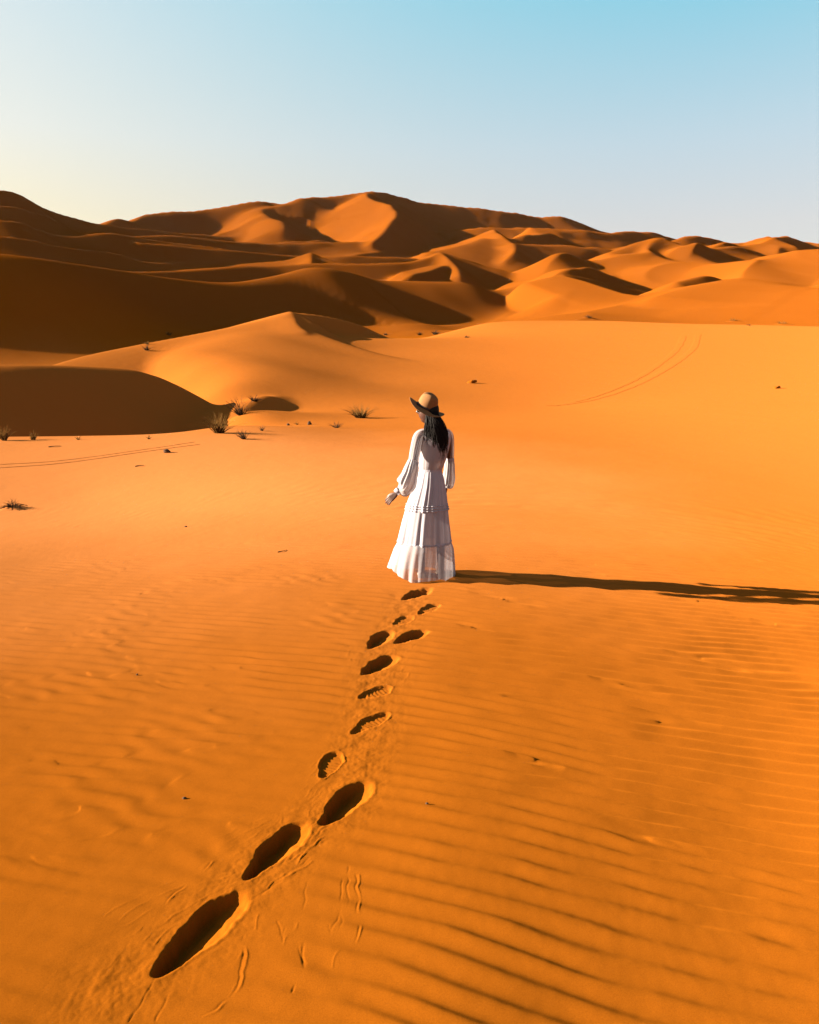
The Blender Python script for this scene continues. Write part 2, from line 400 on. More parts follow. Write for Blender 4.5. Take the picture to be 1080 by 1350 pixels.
def near_detail(x, y):
    d = np.hypot(x, y)
    # ripples: crests run from upper left to lower right, lee side away from the camera
    xc = np.clip(x, -.3, 2.8)
    wx = x + 0.035 * fbm(x / 1.6, y / 1.6, 51); wy = y + 0.055 * fbm(x / 1.6 + 9, y / 1.1, 52) + 0.014 * noise2(x / .30, y / .22, 57) - 0.022 * xc * xc 
    turn = 0.04 * noise2(x / 4 + 3, y / 4, 58)
    ph, am = waves(wx, wy + turn * x, math.radians(75), 0.120, 18, 0.055, 0.10, 7)
    p = np.where(ph < 0.58, 0.5 - 0.5 * np.cos(math.pi * ph / 0.58), 0.5 + 0.5 * np.cos(math.pi * (ph - 0.58) / 0.42))
    amp = np.clip(am * 2.6, 0.60, 1.0)
    left = sstep(0.25, -0.45, x / (0.25 * y + 0.6))
    patch = sstep(-0.35, 0.55, fbm(x / 1.1 + 20, y / 0.8, 54, 3))
    mask = (1 - left * (1 - patch) * 0.8) * (0.9 + 0.1 * sstep(-.4, .4, noise2(x / .9, y / .6, 60)))
    mask = mask * (1 - 0.35 * sstep(6, 11, d)) * (1 - sstep(12, 15.4, d)) * (1 - .5 * left)
    h = 0.0172 * (1 + .30 * sstep(3, 6, d)) * amp * p * mask
    # broken secondary ripples on the left
    ph2, am2 = waves(wx * 1.0, wy * 1.0, math.radians(58), 0.135, 12, 0.35, 0.3, 8)
    h = h + 0.0065 * left * sstep(-0.2, 0.6, fbm(x / .9, y / .9 + 5, 55)) * (0.5 - 0.5 * np.cos(6.28318 * ph2)) * (1 - sstep(6, 11, d))
    # gentle unevenness
    h = h + 0.006 * fbm(x / 0.7, y / 0.7, 56, 3) * (1 - sstep(6, 12, d)) + 0.0004 * noise2(x / .05, y / .05, 59) * (1 - sstep(2.5, 6, d))
    # smoothing of ripples by the trail
    L = [G(*p_) for p_ in ((150, 1300), (265, 1232), (363, 1125), (455, 1060), (488, 953), (500, 877), (545, 790))]
    tr = polyline_bump(x, y, L, 0.24)
    h = h * (1 - 0.75 * tr)
    tr2 = polyline_bump(x, y, L, 0.17)
    h = h + tr2 * (0.0065 * fbm(x / .10, y / .10, 67, 3) + 0.0022 * np.abs(noise2(x / .03, y / .03, 68)))
    for (a, b, W, D, kind) in PRINTS:
        ax, ay = G(*a); bx, by = G(*b)
        cx, cy = (ax + bx) / 2, (ay + by) / 2; Lh = math.hypot(bx - ax, by - ay) / 2
        ex, ey = (bx - ax) / Lh / 2, (by - ay) / Lh / 2
        m = (np.abs(x - cx) < Lh + W * 1.5) & (np.abs(y - cy) < Lh + W * 1.5)
        if not m.any(): continue
        px, py = x[m] - cx, y[m] - cy
        px = px + 0.011 * noise2(x[m] / .09, y[m] / .09, 61) + 0.005 * noise2(x[m] / .03, y[m] / .03, 65); py = py + 0.011 * noise2(x[m] / .09 + 7, y[m] / .09, 62) + 0.005 * noise2(x[m] / .03 + 5, y[m] / .03, 66)
        s = (px * ex + py * ey) / Lh                     # -1 near end, 1 far end
        q = (px * ey - py * ex)                          # + = right side
        half = W / 2 * (0.86 + 0.22 * np.sin((s + 0.25) * 2.0))
        sc = np.clip(s, -1, 1)
        qn = q / half
        r = (np.abs(s) ** 2.1 + np.abs(qn) ** 2.1) ** (1 / 2.1)
        if kind == 'deep':
            c = np.clip((qn + 1) / 2, 0, 1)               # 0 left rim .. 1 right rim
            wall = sstep(1.02, 0.80, r)
            floor = np.where(c < 0.2, 1.0, 1 - (c - 0.2) / 0.8)
            endf = 1 - 0.45 * sstep(0.35, 1.0, s) 
            dz = -D * wall * np.clip(floor * 1.02 + 0.03, 0, 1.1) * endf
            rim = 0.003 * np.exp(-((r - 1.08) / 0.07) ** 2) * (0.30 + 0.35 * sstep(-.5, 1, qn) + 0.3 * noise2(x[m] / .06, y[m] / .06, 63))
            h[m] = h[m] * sstep(0.85, 1.25, r) + dz + rim
        else:
            wall = sstep(1.02, 0.86, r)
            bars = np.sin((s * Lh + 0.25 * q) * 6.28318 / 0.030) * 0.0022
            waist = 1 - 0.45 * np.exp(-((s + 0.35) / 0.16) ** 2)
            dz = -D * wall * (0.75 + 0.25 * np.abs(s)) * waist + bars * sstep(.95, .55, r)
            rim = 0.004 * np.exp(-((r - 1.08) / 0.07) ** 2) * (0.7 + 0.5 * noise2(x[m] / .05, y[m] / .05, 64))
            h[m] = h[m] * sstep(0.85, 1.2, r) + dz + rim
    inside = np.zeros_like(x)
    wxs = x + 0.012 * noise2(x / .07, y / .07, 71); wys = y + 0.012 * noise2(x / .07 + 9, y / .07, 72)
    sm = sstep(-0.5, 0.3, noise2(x / .09, y / .09, 73))
    for pts, w, hh in scuff_lines():
        h = h + hh * polyline_bump(wxs, wys, pts, w * 0.55) * 0.42 * sm
    return h

def height(x, y, detail=True):
    x = np.asarray(x, float); y = np.asarray(y, float)
    z = height_far(x, y)
    if detail:
        m = (np.hypot(x, y) < 15.5) & (y > 0.8)
        if m.any(): z[m] += near_detail(x[m], y[m]) * sstep(0.8, 1.6, y[m])
    return z

def hit(u, v, y0=2.0, y1=1200.0):
    """first point of the ground seen at photo pixel u,v"""
    a, b, c = ray(u, v)
    Y = np.exp(np.linspace(math.log(y0), math.log(y1), 3000))
    zr = CAM_H + c / b * Y
    zg = height(a / b * Y, Y, detail=False)
    i = int(np.argmax(zg >= zr))
    if zg[i] < zr[i]: i = len(Y) - 1
    return Vector((a / b * Y[i], Y[i], float(zg[i])))

# ----------------------------------------------------------------------------
# helpers for objects
# ----------------------------------------------------------------------------
COL = scene.collection
def tag(o, label=None, cat=None, group=None, kind=None):
    if label: o['label'] = label
    if cat: o['category'] = cat
    if group: o['group'] = group
    if kind: o['kind'] = kind
    return o

def mesh_obj(name, verts, faces, mat, parent=None, smooth=True):
    me = bpy.data.meshes.new(name)
    if isinstance(verts, np.ndarray):
        f = np.asarray(faces, np.int32)
        me.vertices.add(len(verts)); me.vertices.foreach_set('co', verts.astype(np.float32).ravel())
        me.loops.add(f.size); me.loops.foreach_set('vertex_index', f.ravel())
        me.polygons.add(len(f)); me.polygons.foreach_set('loop_start', np.arange(len(f), dtype=np.int32) * f.shape[1])
        me.update(calc_edges=True)
    else:
        me.from_pydata(verts, [], faces); me.update()
    if mat: me.materials.append(mat)
    if smooth: me.shade_smooth()
    o = bpy.data.objects.new(name, me); COL.objects.link(o)
    if parent: o.parent = parent
    return o

def material(name, color, rough=0.9, spec=0.2):
    m = bpy.data.materials.new(name); m.use_nodes = True
    b = m.node_tree.nodes['Principled BSDF']
    b.inputs['Base Color'].default_value = (*color, 1)
    b.inputs['Roughness'].default_value = rough
    b.inputs['Specular IOR Level'].default_value = spec
    return m

def noisy(name, c1, c2, scale, rough=0.9, spec=0.2, bump=0.0, bscale=None, coords='Object'):
    m = material(name, c1, rough, spec); n, l = m.node_tree.nodes, m.node_tree.links
    b = n['Principled BSDF']; tc = n.new('ShaderNodeTexCoord'); t = n.new('ShaderNodeTexNoise')
    t.inputs['Scale'].default_value = scale; t.inputs['Detail'].default_value = 5
    l.new(tc.outputs[coords], t.inputs['Vector'])
    mx = n.new('ShaderNodeMix'); mx.data_type = 'RGBA'
    mx.inputs['A'].default_value = (*c1, 1); mx.inputs['B'].default_value = (*c2, 1)
    l.new(t.outputs['Fac'], mx.inputs['Factor']); l.new(mx.outputs['Result'], b.inputs['Base Color'])
    if bump:
        t2 = n.new('ShaderNodeTexNoise'); t2.inputs['Scale'].default_value = bscale or scale * 4; t2.inputs['Detail'].default_value = 4
        l.new(tc.outputs[coords], t2.inputs['Vector'])
        bp = n.new('ShaderNodeBump'); bp.inputs['Strength'].default_value = 1.0; bp.inputs['Distance'].default_value = bump
        l.new(t2.outputs['Fac'], bp.inputs['Height']); l.new(bp.outputs['Normal'], b.inputs['Normal'])
    return m

# ----------------------------------------------------------------------------
# SAND
# ----------------------------------------------------------------------------
def sand_material():
    m = material('sand', (0.2, 0.055, 0.004), 1.0, 0.0); n, l = m.node_tree.nodes, m.node_tree.links
    b = n['Principled BSDF']; b.inputs['Diffuse Roughness'].default_value = 0.6
    geo = n.new('ShaderNodeNewGeometry')
    def noise(scale, detail, rough=.55):
        t = n.new('ShaderNodeTexNoise'); t.inputs['Scale'].default_value = scale; t.inputs['Detail'].default_value = detail
        t.inputs['Roughness'].default_value = rough
        l.new(geo.outputs['Position'], t.inputs['Vector']); return t
    def mix(f, a, bb):
        mx = n.new('ShaderNodeMix'); mx.data_type = 'RGBA'
        if isinstance(f, float): mx.inputs['Factor'].default_value = f
        else: l.new(f, mx.inputs['Factor'])
        for k, c in (('A', a), ('B', bb)):
            if isinstance(c, tuple): mx.inputs[k].default_value = (*c, 1)
            else: l.new(c, mx.inputs[k])
        return mx.outputs['Result']
    def ramp(sock, lo, hi):
        r = n.new('ShaderNodeMapRange'); r.inputs['From Min'].default_value = lo; r.inputs['From Max'].default_value = hi
        r.interpolation_type = 'SMOOTHSTEP'; l.new(sock, r.inputs['Value']); return r.outputs['Result']
    broad = ramp(noise(0.045, 3).outputs['Fac'], 0.35, 0.68)
    mid = ramp(noise(1.3, 4).outputs['Fac'], 0.3, 0.72)
    c = mix(broad, SAND_A, SAND_B)
    c2 = mix(mid, SAND_C, SAND_B)
    c = mix(0.3, c, c2)
    # sun glare across the middle of the plain, painted as a paler sand colour
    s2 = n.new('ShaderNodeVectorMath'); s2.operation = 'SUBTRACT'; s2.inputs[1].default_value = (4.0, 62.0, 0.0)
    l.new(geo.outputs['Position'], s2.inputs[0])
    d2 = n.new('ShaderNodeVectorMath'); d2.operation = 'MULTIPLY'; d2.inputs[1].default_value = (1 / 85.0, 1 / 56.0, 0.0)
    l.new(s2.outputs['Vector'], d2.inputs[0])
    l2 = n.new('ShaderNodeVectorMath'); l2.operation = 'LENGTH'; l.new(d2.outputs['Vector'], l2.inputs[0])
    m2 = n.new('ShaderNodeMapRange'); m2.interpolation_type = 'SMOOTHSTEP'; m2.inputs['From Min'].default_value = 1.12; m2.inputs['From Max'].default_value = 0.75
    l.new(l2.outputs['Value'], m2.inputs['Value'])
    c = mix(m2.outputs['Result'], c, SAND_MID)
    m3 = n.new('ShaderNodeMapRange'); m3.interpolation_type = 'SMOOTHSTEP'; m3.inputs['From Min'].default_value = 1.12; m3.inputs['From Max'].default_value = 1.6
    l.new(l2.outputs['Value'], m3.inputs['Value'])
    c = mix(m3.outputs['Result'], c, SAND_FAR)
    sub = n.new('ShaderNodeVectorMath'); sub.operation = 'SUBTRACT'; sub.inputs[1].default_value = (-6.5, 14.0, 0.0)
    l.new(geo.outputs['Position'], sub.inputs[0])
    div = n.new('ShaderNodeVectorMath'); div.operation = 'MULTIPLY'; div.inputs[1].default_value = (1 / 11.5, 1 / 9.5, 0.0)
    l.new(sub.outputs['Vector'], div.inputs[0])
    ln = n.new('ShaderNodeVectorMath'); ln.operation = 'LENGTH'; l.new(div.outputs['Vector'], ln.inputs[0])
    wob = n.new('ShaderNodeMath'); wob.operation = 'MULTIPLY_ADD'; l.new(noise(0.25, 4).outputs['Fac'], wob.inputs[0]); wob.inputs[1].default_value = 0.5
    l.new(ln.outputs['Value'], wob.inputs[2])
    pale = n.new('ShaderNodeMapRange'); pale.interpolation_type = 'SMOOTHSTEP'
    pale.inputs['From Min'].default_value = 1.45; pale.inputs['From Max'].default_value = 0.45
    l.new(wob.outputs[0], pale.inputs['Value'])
    c = mix(pale.outputs['Result'], c, SAND_GLARE)  # stronger glare nearer on the left, also painted into the sand colour
    grain = noise(230.0, 3, 0.8)
    g = n.new('ShaderNodeMapRange'); g.inputs['From Min'].default_value = 0.3; g.inputs['From Max'].default_value = 0.7
    g.inputs['To Min'].default_value = 0.80; g.inputs['To Max'].default_value = 1.20
    l.new(grain.outputs['Fac'], g.inputs['Value'])
    mul = n.new('ShaderNodeVectorMath'); mul.operation = 'SCALE'
    l.new(c, mul.inputs[0]); l.new(g.outputs['Result'], mul.inputs['Scale'])
    l.new(mul.outputs['Vector'], b.inputs['Base Color'])
    # grain relief: fine in front, soft wind texture further off
    fine = noise(260.0, 3, 0.7)
    bp = n.new('ShaderNodeBump'); bp.inputs['Strength'].default_value = 0.3; bp.inputs['Distance'].default_value = 0.002
    l.new(fine.outputs['Fac'], bp.inputs['Height'])
    soft = noise(0.8, 5, 0.6)
    bp2 = n.new('ShaderNodeBump'); bp2.inputs['Strength'].default_value = 0.12; bp2.inputs['Distance'].default_value = 0.05
    l.new(soft.outputs['Fac'], bp2.inputs['Height']); l.new(bp.outputs['Normal'], bp2.inputs['Normal'])
    wide = noise(0.11, 6, 0.62)
    bp3 = n.new('ShaderNodeBump'); bp3.inputs['Strength'].default_value = 0.30; bp3.inputs['Distance'].default_value = 0.2
    l.new(wide.outputs['Fac'], bp3.inputs['Height']); l.new(bp2.outputs['Normal'], bp3.inputs['Normal'])
    l.new(bp3.outputs['Normal'], b.inputs['Normal'])
    return m
SAND_A = (0.165, 0.046, 0.0030); SAND_B = (0.150, 0.039, 0.0016); SAND_C = (0.142, 0.035, 0.0010); SAND_MID = (0.205, 0.061, 0.0100); SAND_FAR = (0.128, 0.034, 0.0032); SAND_GLARE = (0.31, 0.107, 0.030)
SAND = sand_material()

def build_ground():
    fine = np.linspace(-40, 40, NCOL * 2 + 1)
    mid = np.linspace(40, 80, 81)[1:]
    back = np.linspace(80, 180, 27)[1:-1]
    right = np.concatenate([mid, back])
    assert len(right) % 2 == 1
    a = np.radians(np.concatenate([[-180], -right[::-1], fine, right]))  # ring, wraps round
    nc = len(a); assert nc % 2 == 0, nc
    # near rows evenly spaced as the ground recedes
    depr = np.linspace(math.radians(50.5), math.radians(11.9), NROW)
    rn = CAM_H / np.tan(depr)
    rn = np.concatenate([[0.25, 0.7, 1.2], rn[rn > 1.45]])
    R0 = rn[-1]
    rf = np.exp(np.linspace(math.log(R0), math.log(1400), FROW))
    rf = np.concatenate([rf, [1600, 2000, 2600, 3500, 5000]])
    def grid(ang, rr):
        A, R = np.meshgrid(ang, rr)
        x = (R * np.sin(A)); y = (R * np.cos(A))
        z = height(x.ravel(), y.ravel()).reshape(x.shape)
        return x, y, z
    def faces(nr, ncx):
        i = np.arange(nr * ncx).reshape(nr, ncx); j = np.roll(i, -1, 1)
        return np.stack([i[:-1], j[:-1], j[1:], i[1:]], -1).reshape(-1, 4)
    x, y, z = grid(a, rn)
    prev = np.roll(np.arange(nc), 1); nxt = np.roll(np.arange(nc), -1)
    for arr in (x, y, z):
        row = arr[-1].copy(); odd = np.arange(1, nc, 2)
        arr[-1, odd] = (row[prev[odd]] + row[nxt[odd]]) / 2
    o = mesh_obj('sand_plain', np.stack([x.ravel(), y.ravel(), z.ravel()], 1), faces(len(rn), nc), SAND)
    # close the small circle under the camera
    bm = bmesh.new(); bm.from_mesh(o.data); bm.verts.ensure_lookup_table()
    f = bm.faces.new([bm.verts[k] for k in range(nc)][::-1]); f.normal_update()
    if f.normal.z < 0: f.normal_flip()
    f.smooth = True
    bm.to_mesh(o.data); bm.free()
    tag(o, kind='structure')
    x, y, z = grid(a[::2], rf)
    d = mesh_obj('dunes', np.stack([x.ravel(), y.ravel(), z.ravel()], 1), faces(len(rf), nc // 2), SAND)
    tag(d, kind='structure')
    for ob in (o, d): ob.cycles.shadow_terminator_geometry_offset = 0.15
NCOL, NROW, FROW = 600, 720, 700
build_ground()

# ----------------------------------------------------------------------------
# THE WOMAN IN WHITE  (own frame: x right, y away from the camera, z up, metres)
# ----------------------------------------------------------------------------
def eval_to_mesh(o):
    dg = bpy.context.evaluated_depsgraph_get(); dg.update()
    me = bpy.data.meshes.new_from_object(o.evaluated_get(dg)); return me

def skin_chain_mesh(verts, edges, radii, root, levels=1):
    me = bpy.data.meshes.new('tmp'); me.from_pydata([v for v in verts], edges, []); me.update()
    o = bpy.data.objects.new('tmp', me); COL.objects.link(o)
    sk = o.modifiers.new('s', 'SKIN'); sk.use_smooth_shade = True
    sub = o.modifiers.new('u', 'SUBSURF'); sub.levels = levels; sub.render_levels = levels
    lay = me.skin_vertices[0].data
    for i, r in enumerate(radii):
        lay[i].radius = r if isinstance(r, tuple) else (r, r); lay[i].use_root = (i == root)
    m = eval_to_mesh(o); bpy.data.objects.remove(o); bpy.data.meshes.remove(me); return m

def join_meshes(ms):
    bm = bmesh.new()
    for m in ms: bm.from_mesh(m)
    bmesh.ops.holes_fill(bm, edges=bm.edges[:], sides=0); bmesh.ops.recalc_face_normals(bm, faces=bm.faces[:])
    me = bpy.data.meshes.new('j'); bm.to_mesh(me); bm.free(); return me

def head_mesh(center, rot):
    """head with brow, nose, lips, chin, ears; faces -Y before rotation"""
    bm = bmesh.new(); bmesh.ops.create_uvsphere(bm, u_segments=56, v_segments=44, radius=1.0)
    for v in bm.verts:
        x, y, z = v.co
        X, Y, Z = x * 0.074, y * 0.094, z * 0.118
        if z < 0:                                   # jaw narrows, back of the skull stays high
            X *= 1 - 0.34 * (-z) ** 1.4
            if y > 0: Y *= 1 - 0.42 * (-z)
            else: Y *= 1 - 0.10 * (-z)
        f = max(0, -y)
        if f > 0:
            c = math.exp(-(x / .20) ** 2)
            Y -= 0.026 * c * math.exp(-((z + 0.12) / .13) ** 2) * f         # nose tip
            Y -= 0.013 * math.exp(-(x / .16) ** 2) * math.exp(-((z - 0.08) / .20) ** 2) * f
            Y += 0.006 * math.exp(-((abs(x) - .42) / .2) ** 2) * math.exp(-((z - 0.10) / .12) ** 2)   # eye sockets
            Y -= 0.005 * math.exp(-(x / .5) ** 2) * math.exp(-((z - 0.26) / .10) ** 2)                # brow
            Y -= 0.009 * math.exp(-(x / .28) ** 2) * math.exp(-((z + 0.40) / .055) ** 2) * f          # upper lip
            Y -= 0.009 * math.exp(-(x / .24) ** 2) * math.exp(-((z + 0.52) / .055) ** 2) * f          # lower lip
            Y -= 0.012 * math.exp(-(x / .30) ** 2) * math.exp(-((z + 0.80) / .12) ** 2)               # chin
        v.co = (X, Y, Z)
    for s in (-1, 1):                               # ears
        e = bmesh.ops.create_uvsphere(bm, u_segments=12, v_segments=10, radius=1.0)
        for v in e['verts']:
            x, y, z = v.co; v.co = (s * 0.074 + x * 0.009, 0.008 + y * 0.018, -0.008 + z * 0.031)
    bmesh.ops.transform(bm, matrix=Matrix.Translation(center) @ rot.to_matrix().to_4x4(), verts=bm.verts)
    me = bpy.data.meshes.new('h'); bm.to_mesh(me); bm.free(); return me

def hand_chain(wrist, direction, palm_n, thumb_side, curl=0.5, size=1.0):
    """palm plus four fingers and a thumb as skinned chains; returns a mesh"""
    d = Vector(direction).normalized(); n = Vector(palm_n); n = (n - n.dot(d) * d).normalized()
    s = d.cross(n).normalized() * thumb_side
    w = Vector(wrist); ms = []
    V = [w - d * .03, w, w + d * .045 * size, w + d * .082 * size]; R = [(.022, .018), (.021, .015), (.036, .015), (.034, .013)]
    # skin radii are set round; flatten the palm with two side chains instead
    V2, E2, R2 = [w - d * .05], [], [.021]
    for k, off in enumerate((-.024, -.008, .008, .024)):
        V2.append(w + d * .040 * size + s * off * .8); E2.append((0, len(V2) - 1)); R2.append(.0125)
        V2.append(w + d * .082 * size + s * off); E2.append((len(V2) - 2, len(V2) - 1)); R2.append(.0115)
    ms.append(skin_chain_mesh([tuple(v) for v in V2], E2, R2, 0))
    for k, (off, L) in enumerate(((-.024, .058), (-.008, .072), (.008, .078), (.025, .068))):
        p = w + d * .075 * size + s * off; a = 0.15 + .05 * k
        VF = [tuple(p)]; RF = [.0095]
        for j, fr in enumerate((.48, .30, .22)):
            a += curl * (0.55, .6, .4)[j] * (1 + .12 * (k % 2))
            fd = (d * math.cos(a) + n * math.sin(a) + s * off * 3.0).normalized()
            p = p + fd * L * fr * size; VF.append(tuple(p)); RF.append((.0088, .0080, .0066)[j])
        ms.append(skin_chain_mesh(VF, [(0, 1), (1, 2), (2, 3)], RF, 0))
    p = w + d * .022 * size + s * .020; VF = [tuple(p)]; RF = [.012]
    for j, (L, sp) in enumerate(((.036, .42), (.028, .10), (.022, -.10))):
        fd = (d * 0.9 + s * sp + n * (.25 + .2 * j)).normalized(); p = p + fd * L * size; VF.append(tuple(p)); RF.append((.0105, .0095, .0075)[j])
    ms.append(skin_chain_mesh(VF, [(0, 1), (1, 2), (2, 3)], RF, 0))
    return ms

def build_person():
    base = hit(562, 761, 5.0, 10.0)
    root = bpy.data.objects.new('person', None); COL.objects.link(root)
    root.location = (base.x, base.y, base.z - 0.004); root.scale = (.96, .96, 1.0)
    tag(root, 'woman in a long sheer white dress and brown hat, seen from behind', 'woman')
    S = {}
    skin = noisy('skin', (0.040, 0.013, 0.007), (0.030, 0.010, 0.006), 30, 0.5, 0.35)
    skin.node_tree.nodes['Principled BSDF'].inputs['Subsurface Weight'].default_value = 0.08
    skin.node_tree.nodes['Principled BSDF'].inputs['Subsurface Scale'].default_value = 0.01

    # ---- body -------------------------------------------------------------
    V = [(.03, 0, .93), (.04, .0, 1.04), (.055, -.005, 1.17), (.075, 0, 1.29), (.085, .0, 1.375), (.072, .005, 1.43), (.048, .0, 1.48), (.028, -.005, 1.53),
         (-.025, -.03, 1.375), (-.080, -.06, 1.335), (-.128, -.17, 1.11), (-.285, -.27, .86),
         (.180, .04, 1.375), (.215, .07, 1.33), (.228, .14, 1.10), (.205, .20, .85),
         (-.05, 0, .88), (-.055, .01, .50), (-.045, -.02, .05), (.11, 0, .88), (.135, .02, .50), (.150, .03, .05)]
    R = [(.095, .08), (.078, .064), (.086, .066), (.095, .066), (.060, .048), (.046, .046), (.043, .045), (.050, .055),
         (.056, .050), (.044, .044), (.035, .035), (.024, .024),
         (.056, .050), (.044, .044), (.035, .035), (.024, .024),
         (.085, .085), (.052, .055), (.032, .034), (.085, .085), (.052, .055), (.032, .034)]
    E = [(0, 1), (1, 2), (2, 3), (3, 4), (4, 5), (5, 6), (6, 7), (3, 8), (8, 9), (9, 10), (10, 11), (3, 12), (12, 13), (13, 14), (14, 15),
         (0, 16), (16, 17), (17, 18), (0, 19), (19, 20), (20, 21)]
    ms = []
    for idx in ((0, 1, 2, 3, 4, 5, 6, 7), (4, 8, 9, 10, 11), (4, 12, 13, 14, 15), (0, 16, 17, 18), (0, 19, 20, 21)):
        ms.append(skin_chain_mesh([V[i] for i in idx], [(k, k + 1) for k in range(len(idx) - 1)], [R[i] if k or len(idx) > 6 else (.05, .05) for k, i in enumerate(idx)], 0, 2))
    for s_, (kx, kz) in ((0, (17, 18)), (1, (20, 21))):          # calves
        a, b = Vector(V[kx]), Vector(V[kz]); c = a.lerp(b, .32) + Vector((0, -.012, 0))
        ms.append(skin_chain_mesh([tuple(a), tuple(c), tuple(a.lerp(b, .75))], [(0, 1), (1, 2)], [.045, .054, .030], 0, 1))
    ms.append(skin_chain_mesh([(-.045, -.035, .075), (-.05, .05, .045), (-.058, .13, .03)], [(0, 1), (1, 2)], [.036, .036, .026], 0))
    ms.append(skin_chain_mesh([(.15, .015, .075), (.152, .10, .045), (.156, .18, .03)], [(0, 1), (1, 2)], [.036, .036, .026], 0))
    ms.append(head_mesh((.015, .010, 1.575), Euler((math.radians(-4), math.radians(6), math.radians(-96)))))
    ms += hand_chain((-.283, -.27, .857), (-.74, .0, -.62), (.1, .9, -.3), -1, .42, 1.12)
    ms += hand_chain((.203, .20, .845), (-.12, .15, -1), (-1, .2, 0), 1, .55)
    me = join_meshes(ms); tmp = bpy.data.objects.new('tmp', me); COL.objects.link(tmp)
    rm = tmp.modifiers.new('r', 'REMESH'); rm.mode = 'VOXEL'; rm.voxel_size = 0.0048; rm.use_smooth_shade = True
    sm = tmp.modifiers.new('m', 'SMOOTH'); sm.iterations = 2; sm.factor = .4
    bme = eval_to_mesh(tmp); bpy.data.objects.remove(tmp)
    bm = bmesh.new(); bm.from_mesh(bme); bm.verts.ensure_lookup_table(); seen = set(); isl = []
    for v in bm.verts:
        if v.index in seen: continue
        st = [v]; seen.add(v.index); comp = []
        while st:
            w = st.pop(); comp.append(w)
            for e in w.link_edges:
                o_ = e.other_vert(w)
                if o_.index not in seen: seen.add(o_.index); st.append(o_)
        isl.append(comp)
    isl.sort(key=len); print('ISL', [(len(c), tuple(round(q, 2) for q in c[0].co)) for c in isl[-12:]])
    bmesh.ops.delete(bm, geom=[v for c in isl[:-1] for v in c], context='VERTS'); bm.to_mesh(bme); bm.free()
    bme.materials.clear(); bme.materials.append(skin); bme.shade_smooth()
    body = bpy.data.objects.new('body', bme); COL.objects.link(body); body.parent = root

    # ---- cloth materials ----------------------------------------------------
    def cloth(name, col, sheer, trans=0.35):
        m = bpy.data.materials.new(name); m.use_nodes = True; n, l = m.node_tree.nodes, m.node_tree.links
        n.clear(); out = n.new('ShaderNodeOutputMaterial')
        d = n.new('ShaderNodeBsdfPrincipled'); d.inputs['Roughness'].default_value = .9; d.inputs['Specular IOR Level'].default_value = .1
        tc = n.new('ShaderNodeTexCoord'); nz = n.new('ShaderNodeTexNoise'); nz.inputs['Scale'].default_value = 14; nz.inputs['Detail'].default_value = 4
        l.new(tc.outputs['Object'], nz.inputs['Vector'])
        mx = n.new('ShaderNodeMix'); mx.data_type = 'RGBA'; mx.inputs['A'].default_value = (*col, 1); mx.inputs['B'].default_value = (col[0] * .86, col[1] * .85, col[2] * .87, 1)
        l.new(nz.outputs['Fac'], mx.inputs['Factor']); l.new(mx.outputs['Result'], d.inputs['Base Color'])
        t = n.new('ShaderNodeBsdfTranslucent'); t.inputs['Color'].default_value = (*[c * .95 for c in col], 1)
        m1 = n.new('ShaderNodeMixShader'); m1.inputs[0].default_value = trans; l.new(d.outputs[0], m1.inputs[1]); l.new(t.outputs[0], m1.inputs[2])
        tr = n.new('ShaderNodeBsdfTransparent'); m2 = n.new('ShaderNodeMixShader')
        # seen edge-on there is more thread in the way
        lw = n.new('ShaderNodeLayerWeight'); lw.inputs['Blend'].default_value = .35
        mr = n.new('ShaderNodeMapRange'); mr.inputs['To Min'].default_value = sheer; mr.inputs['To Max'].default_value = sheer * .25
        l.new(lw.outputs['Facing'], mr.inputs['Value']); l.new(mr.outputs['Result'], m2.inputs[0])
        l.new(m1.outputs[0], m2.inputs[1]); l.new(tr.outputs[0], m2.inputs[2]); l.new(m2.outputs[0], out.inputs['Surface'])
        return m
    solid = cloth('white_cotton', (.29, .265, .30), 0.02, .22)
    sheer = cloth('sheer_cotton', (.31, .28, .30), 0.36, .32)
    veil = cloth('sheer_sleeve', (.32, .28, .29), 0.52, .32)

    rr = random.Random(12)
    def ring_cloth(name, prof, mat, folds, fold_amp, parent, nseg=220, nrow=26, seed=1, hem=None, depth=.82, tfix=None):
        """prof: list of (z, cx, half_width, cy) from top to bottom"""
        r = random.Random(seed)
        ks = [(f, r.uniform(0, 6.28), r.uniform(.5, 1)) for f in folds]
        pz = np.array([p[0] for p in prof])[::-1]; vs = []; fs = []
        def ip(z, k): return float(np.interp(z, pz, np.array([p[k] for p in prof])[::-1]))
        z0, z1 = prof[0][0], prof[-1][0]
        for i in range(nrow):
            t = i / (nrow - 1); z = z0 + (z1 - z0) * t
            cx, w, cy = ip(z, 1), ip(z, 2), ip(z, 3)
            amp = fold_amp(t)
            if tfix is not None: t = tfix
            for j in range(nseg):
                a = 6.28318 * j / nseg
                f = sum(A * math.sin(k * a + p + .5 * math.sin(2 * a + p) + t * .5 * math.sin(p * 3)) for k, p, A in ks) / len(ks)
                rad = 1 + amp * f
                zz = z
                if hem: zz = z + hem(a) * t ** 3
                vs.append((cx + w * rad * math.cos(a), cy + w * depth * rad * math.sin(a), zz))
        for i in range(nrow - 1):
            for j in range(nseg):
                k = (j + 1) % nseg
                fs.append((i * nseg + j, i * nseg + k, (i + 1) * nseg + k, (i + 1) * nseg + j))
        return mesh_obj(name, vs, fs, mat, parent)

    dress = bpy.data.objects.new('dress', None); COL.objects.link(dress); dress.parent = root
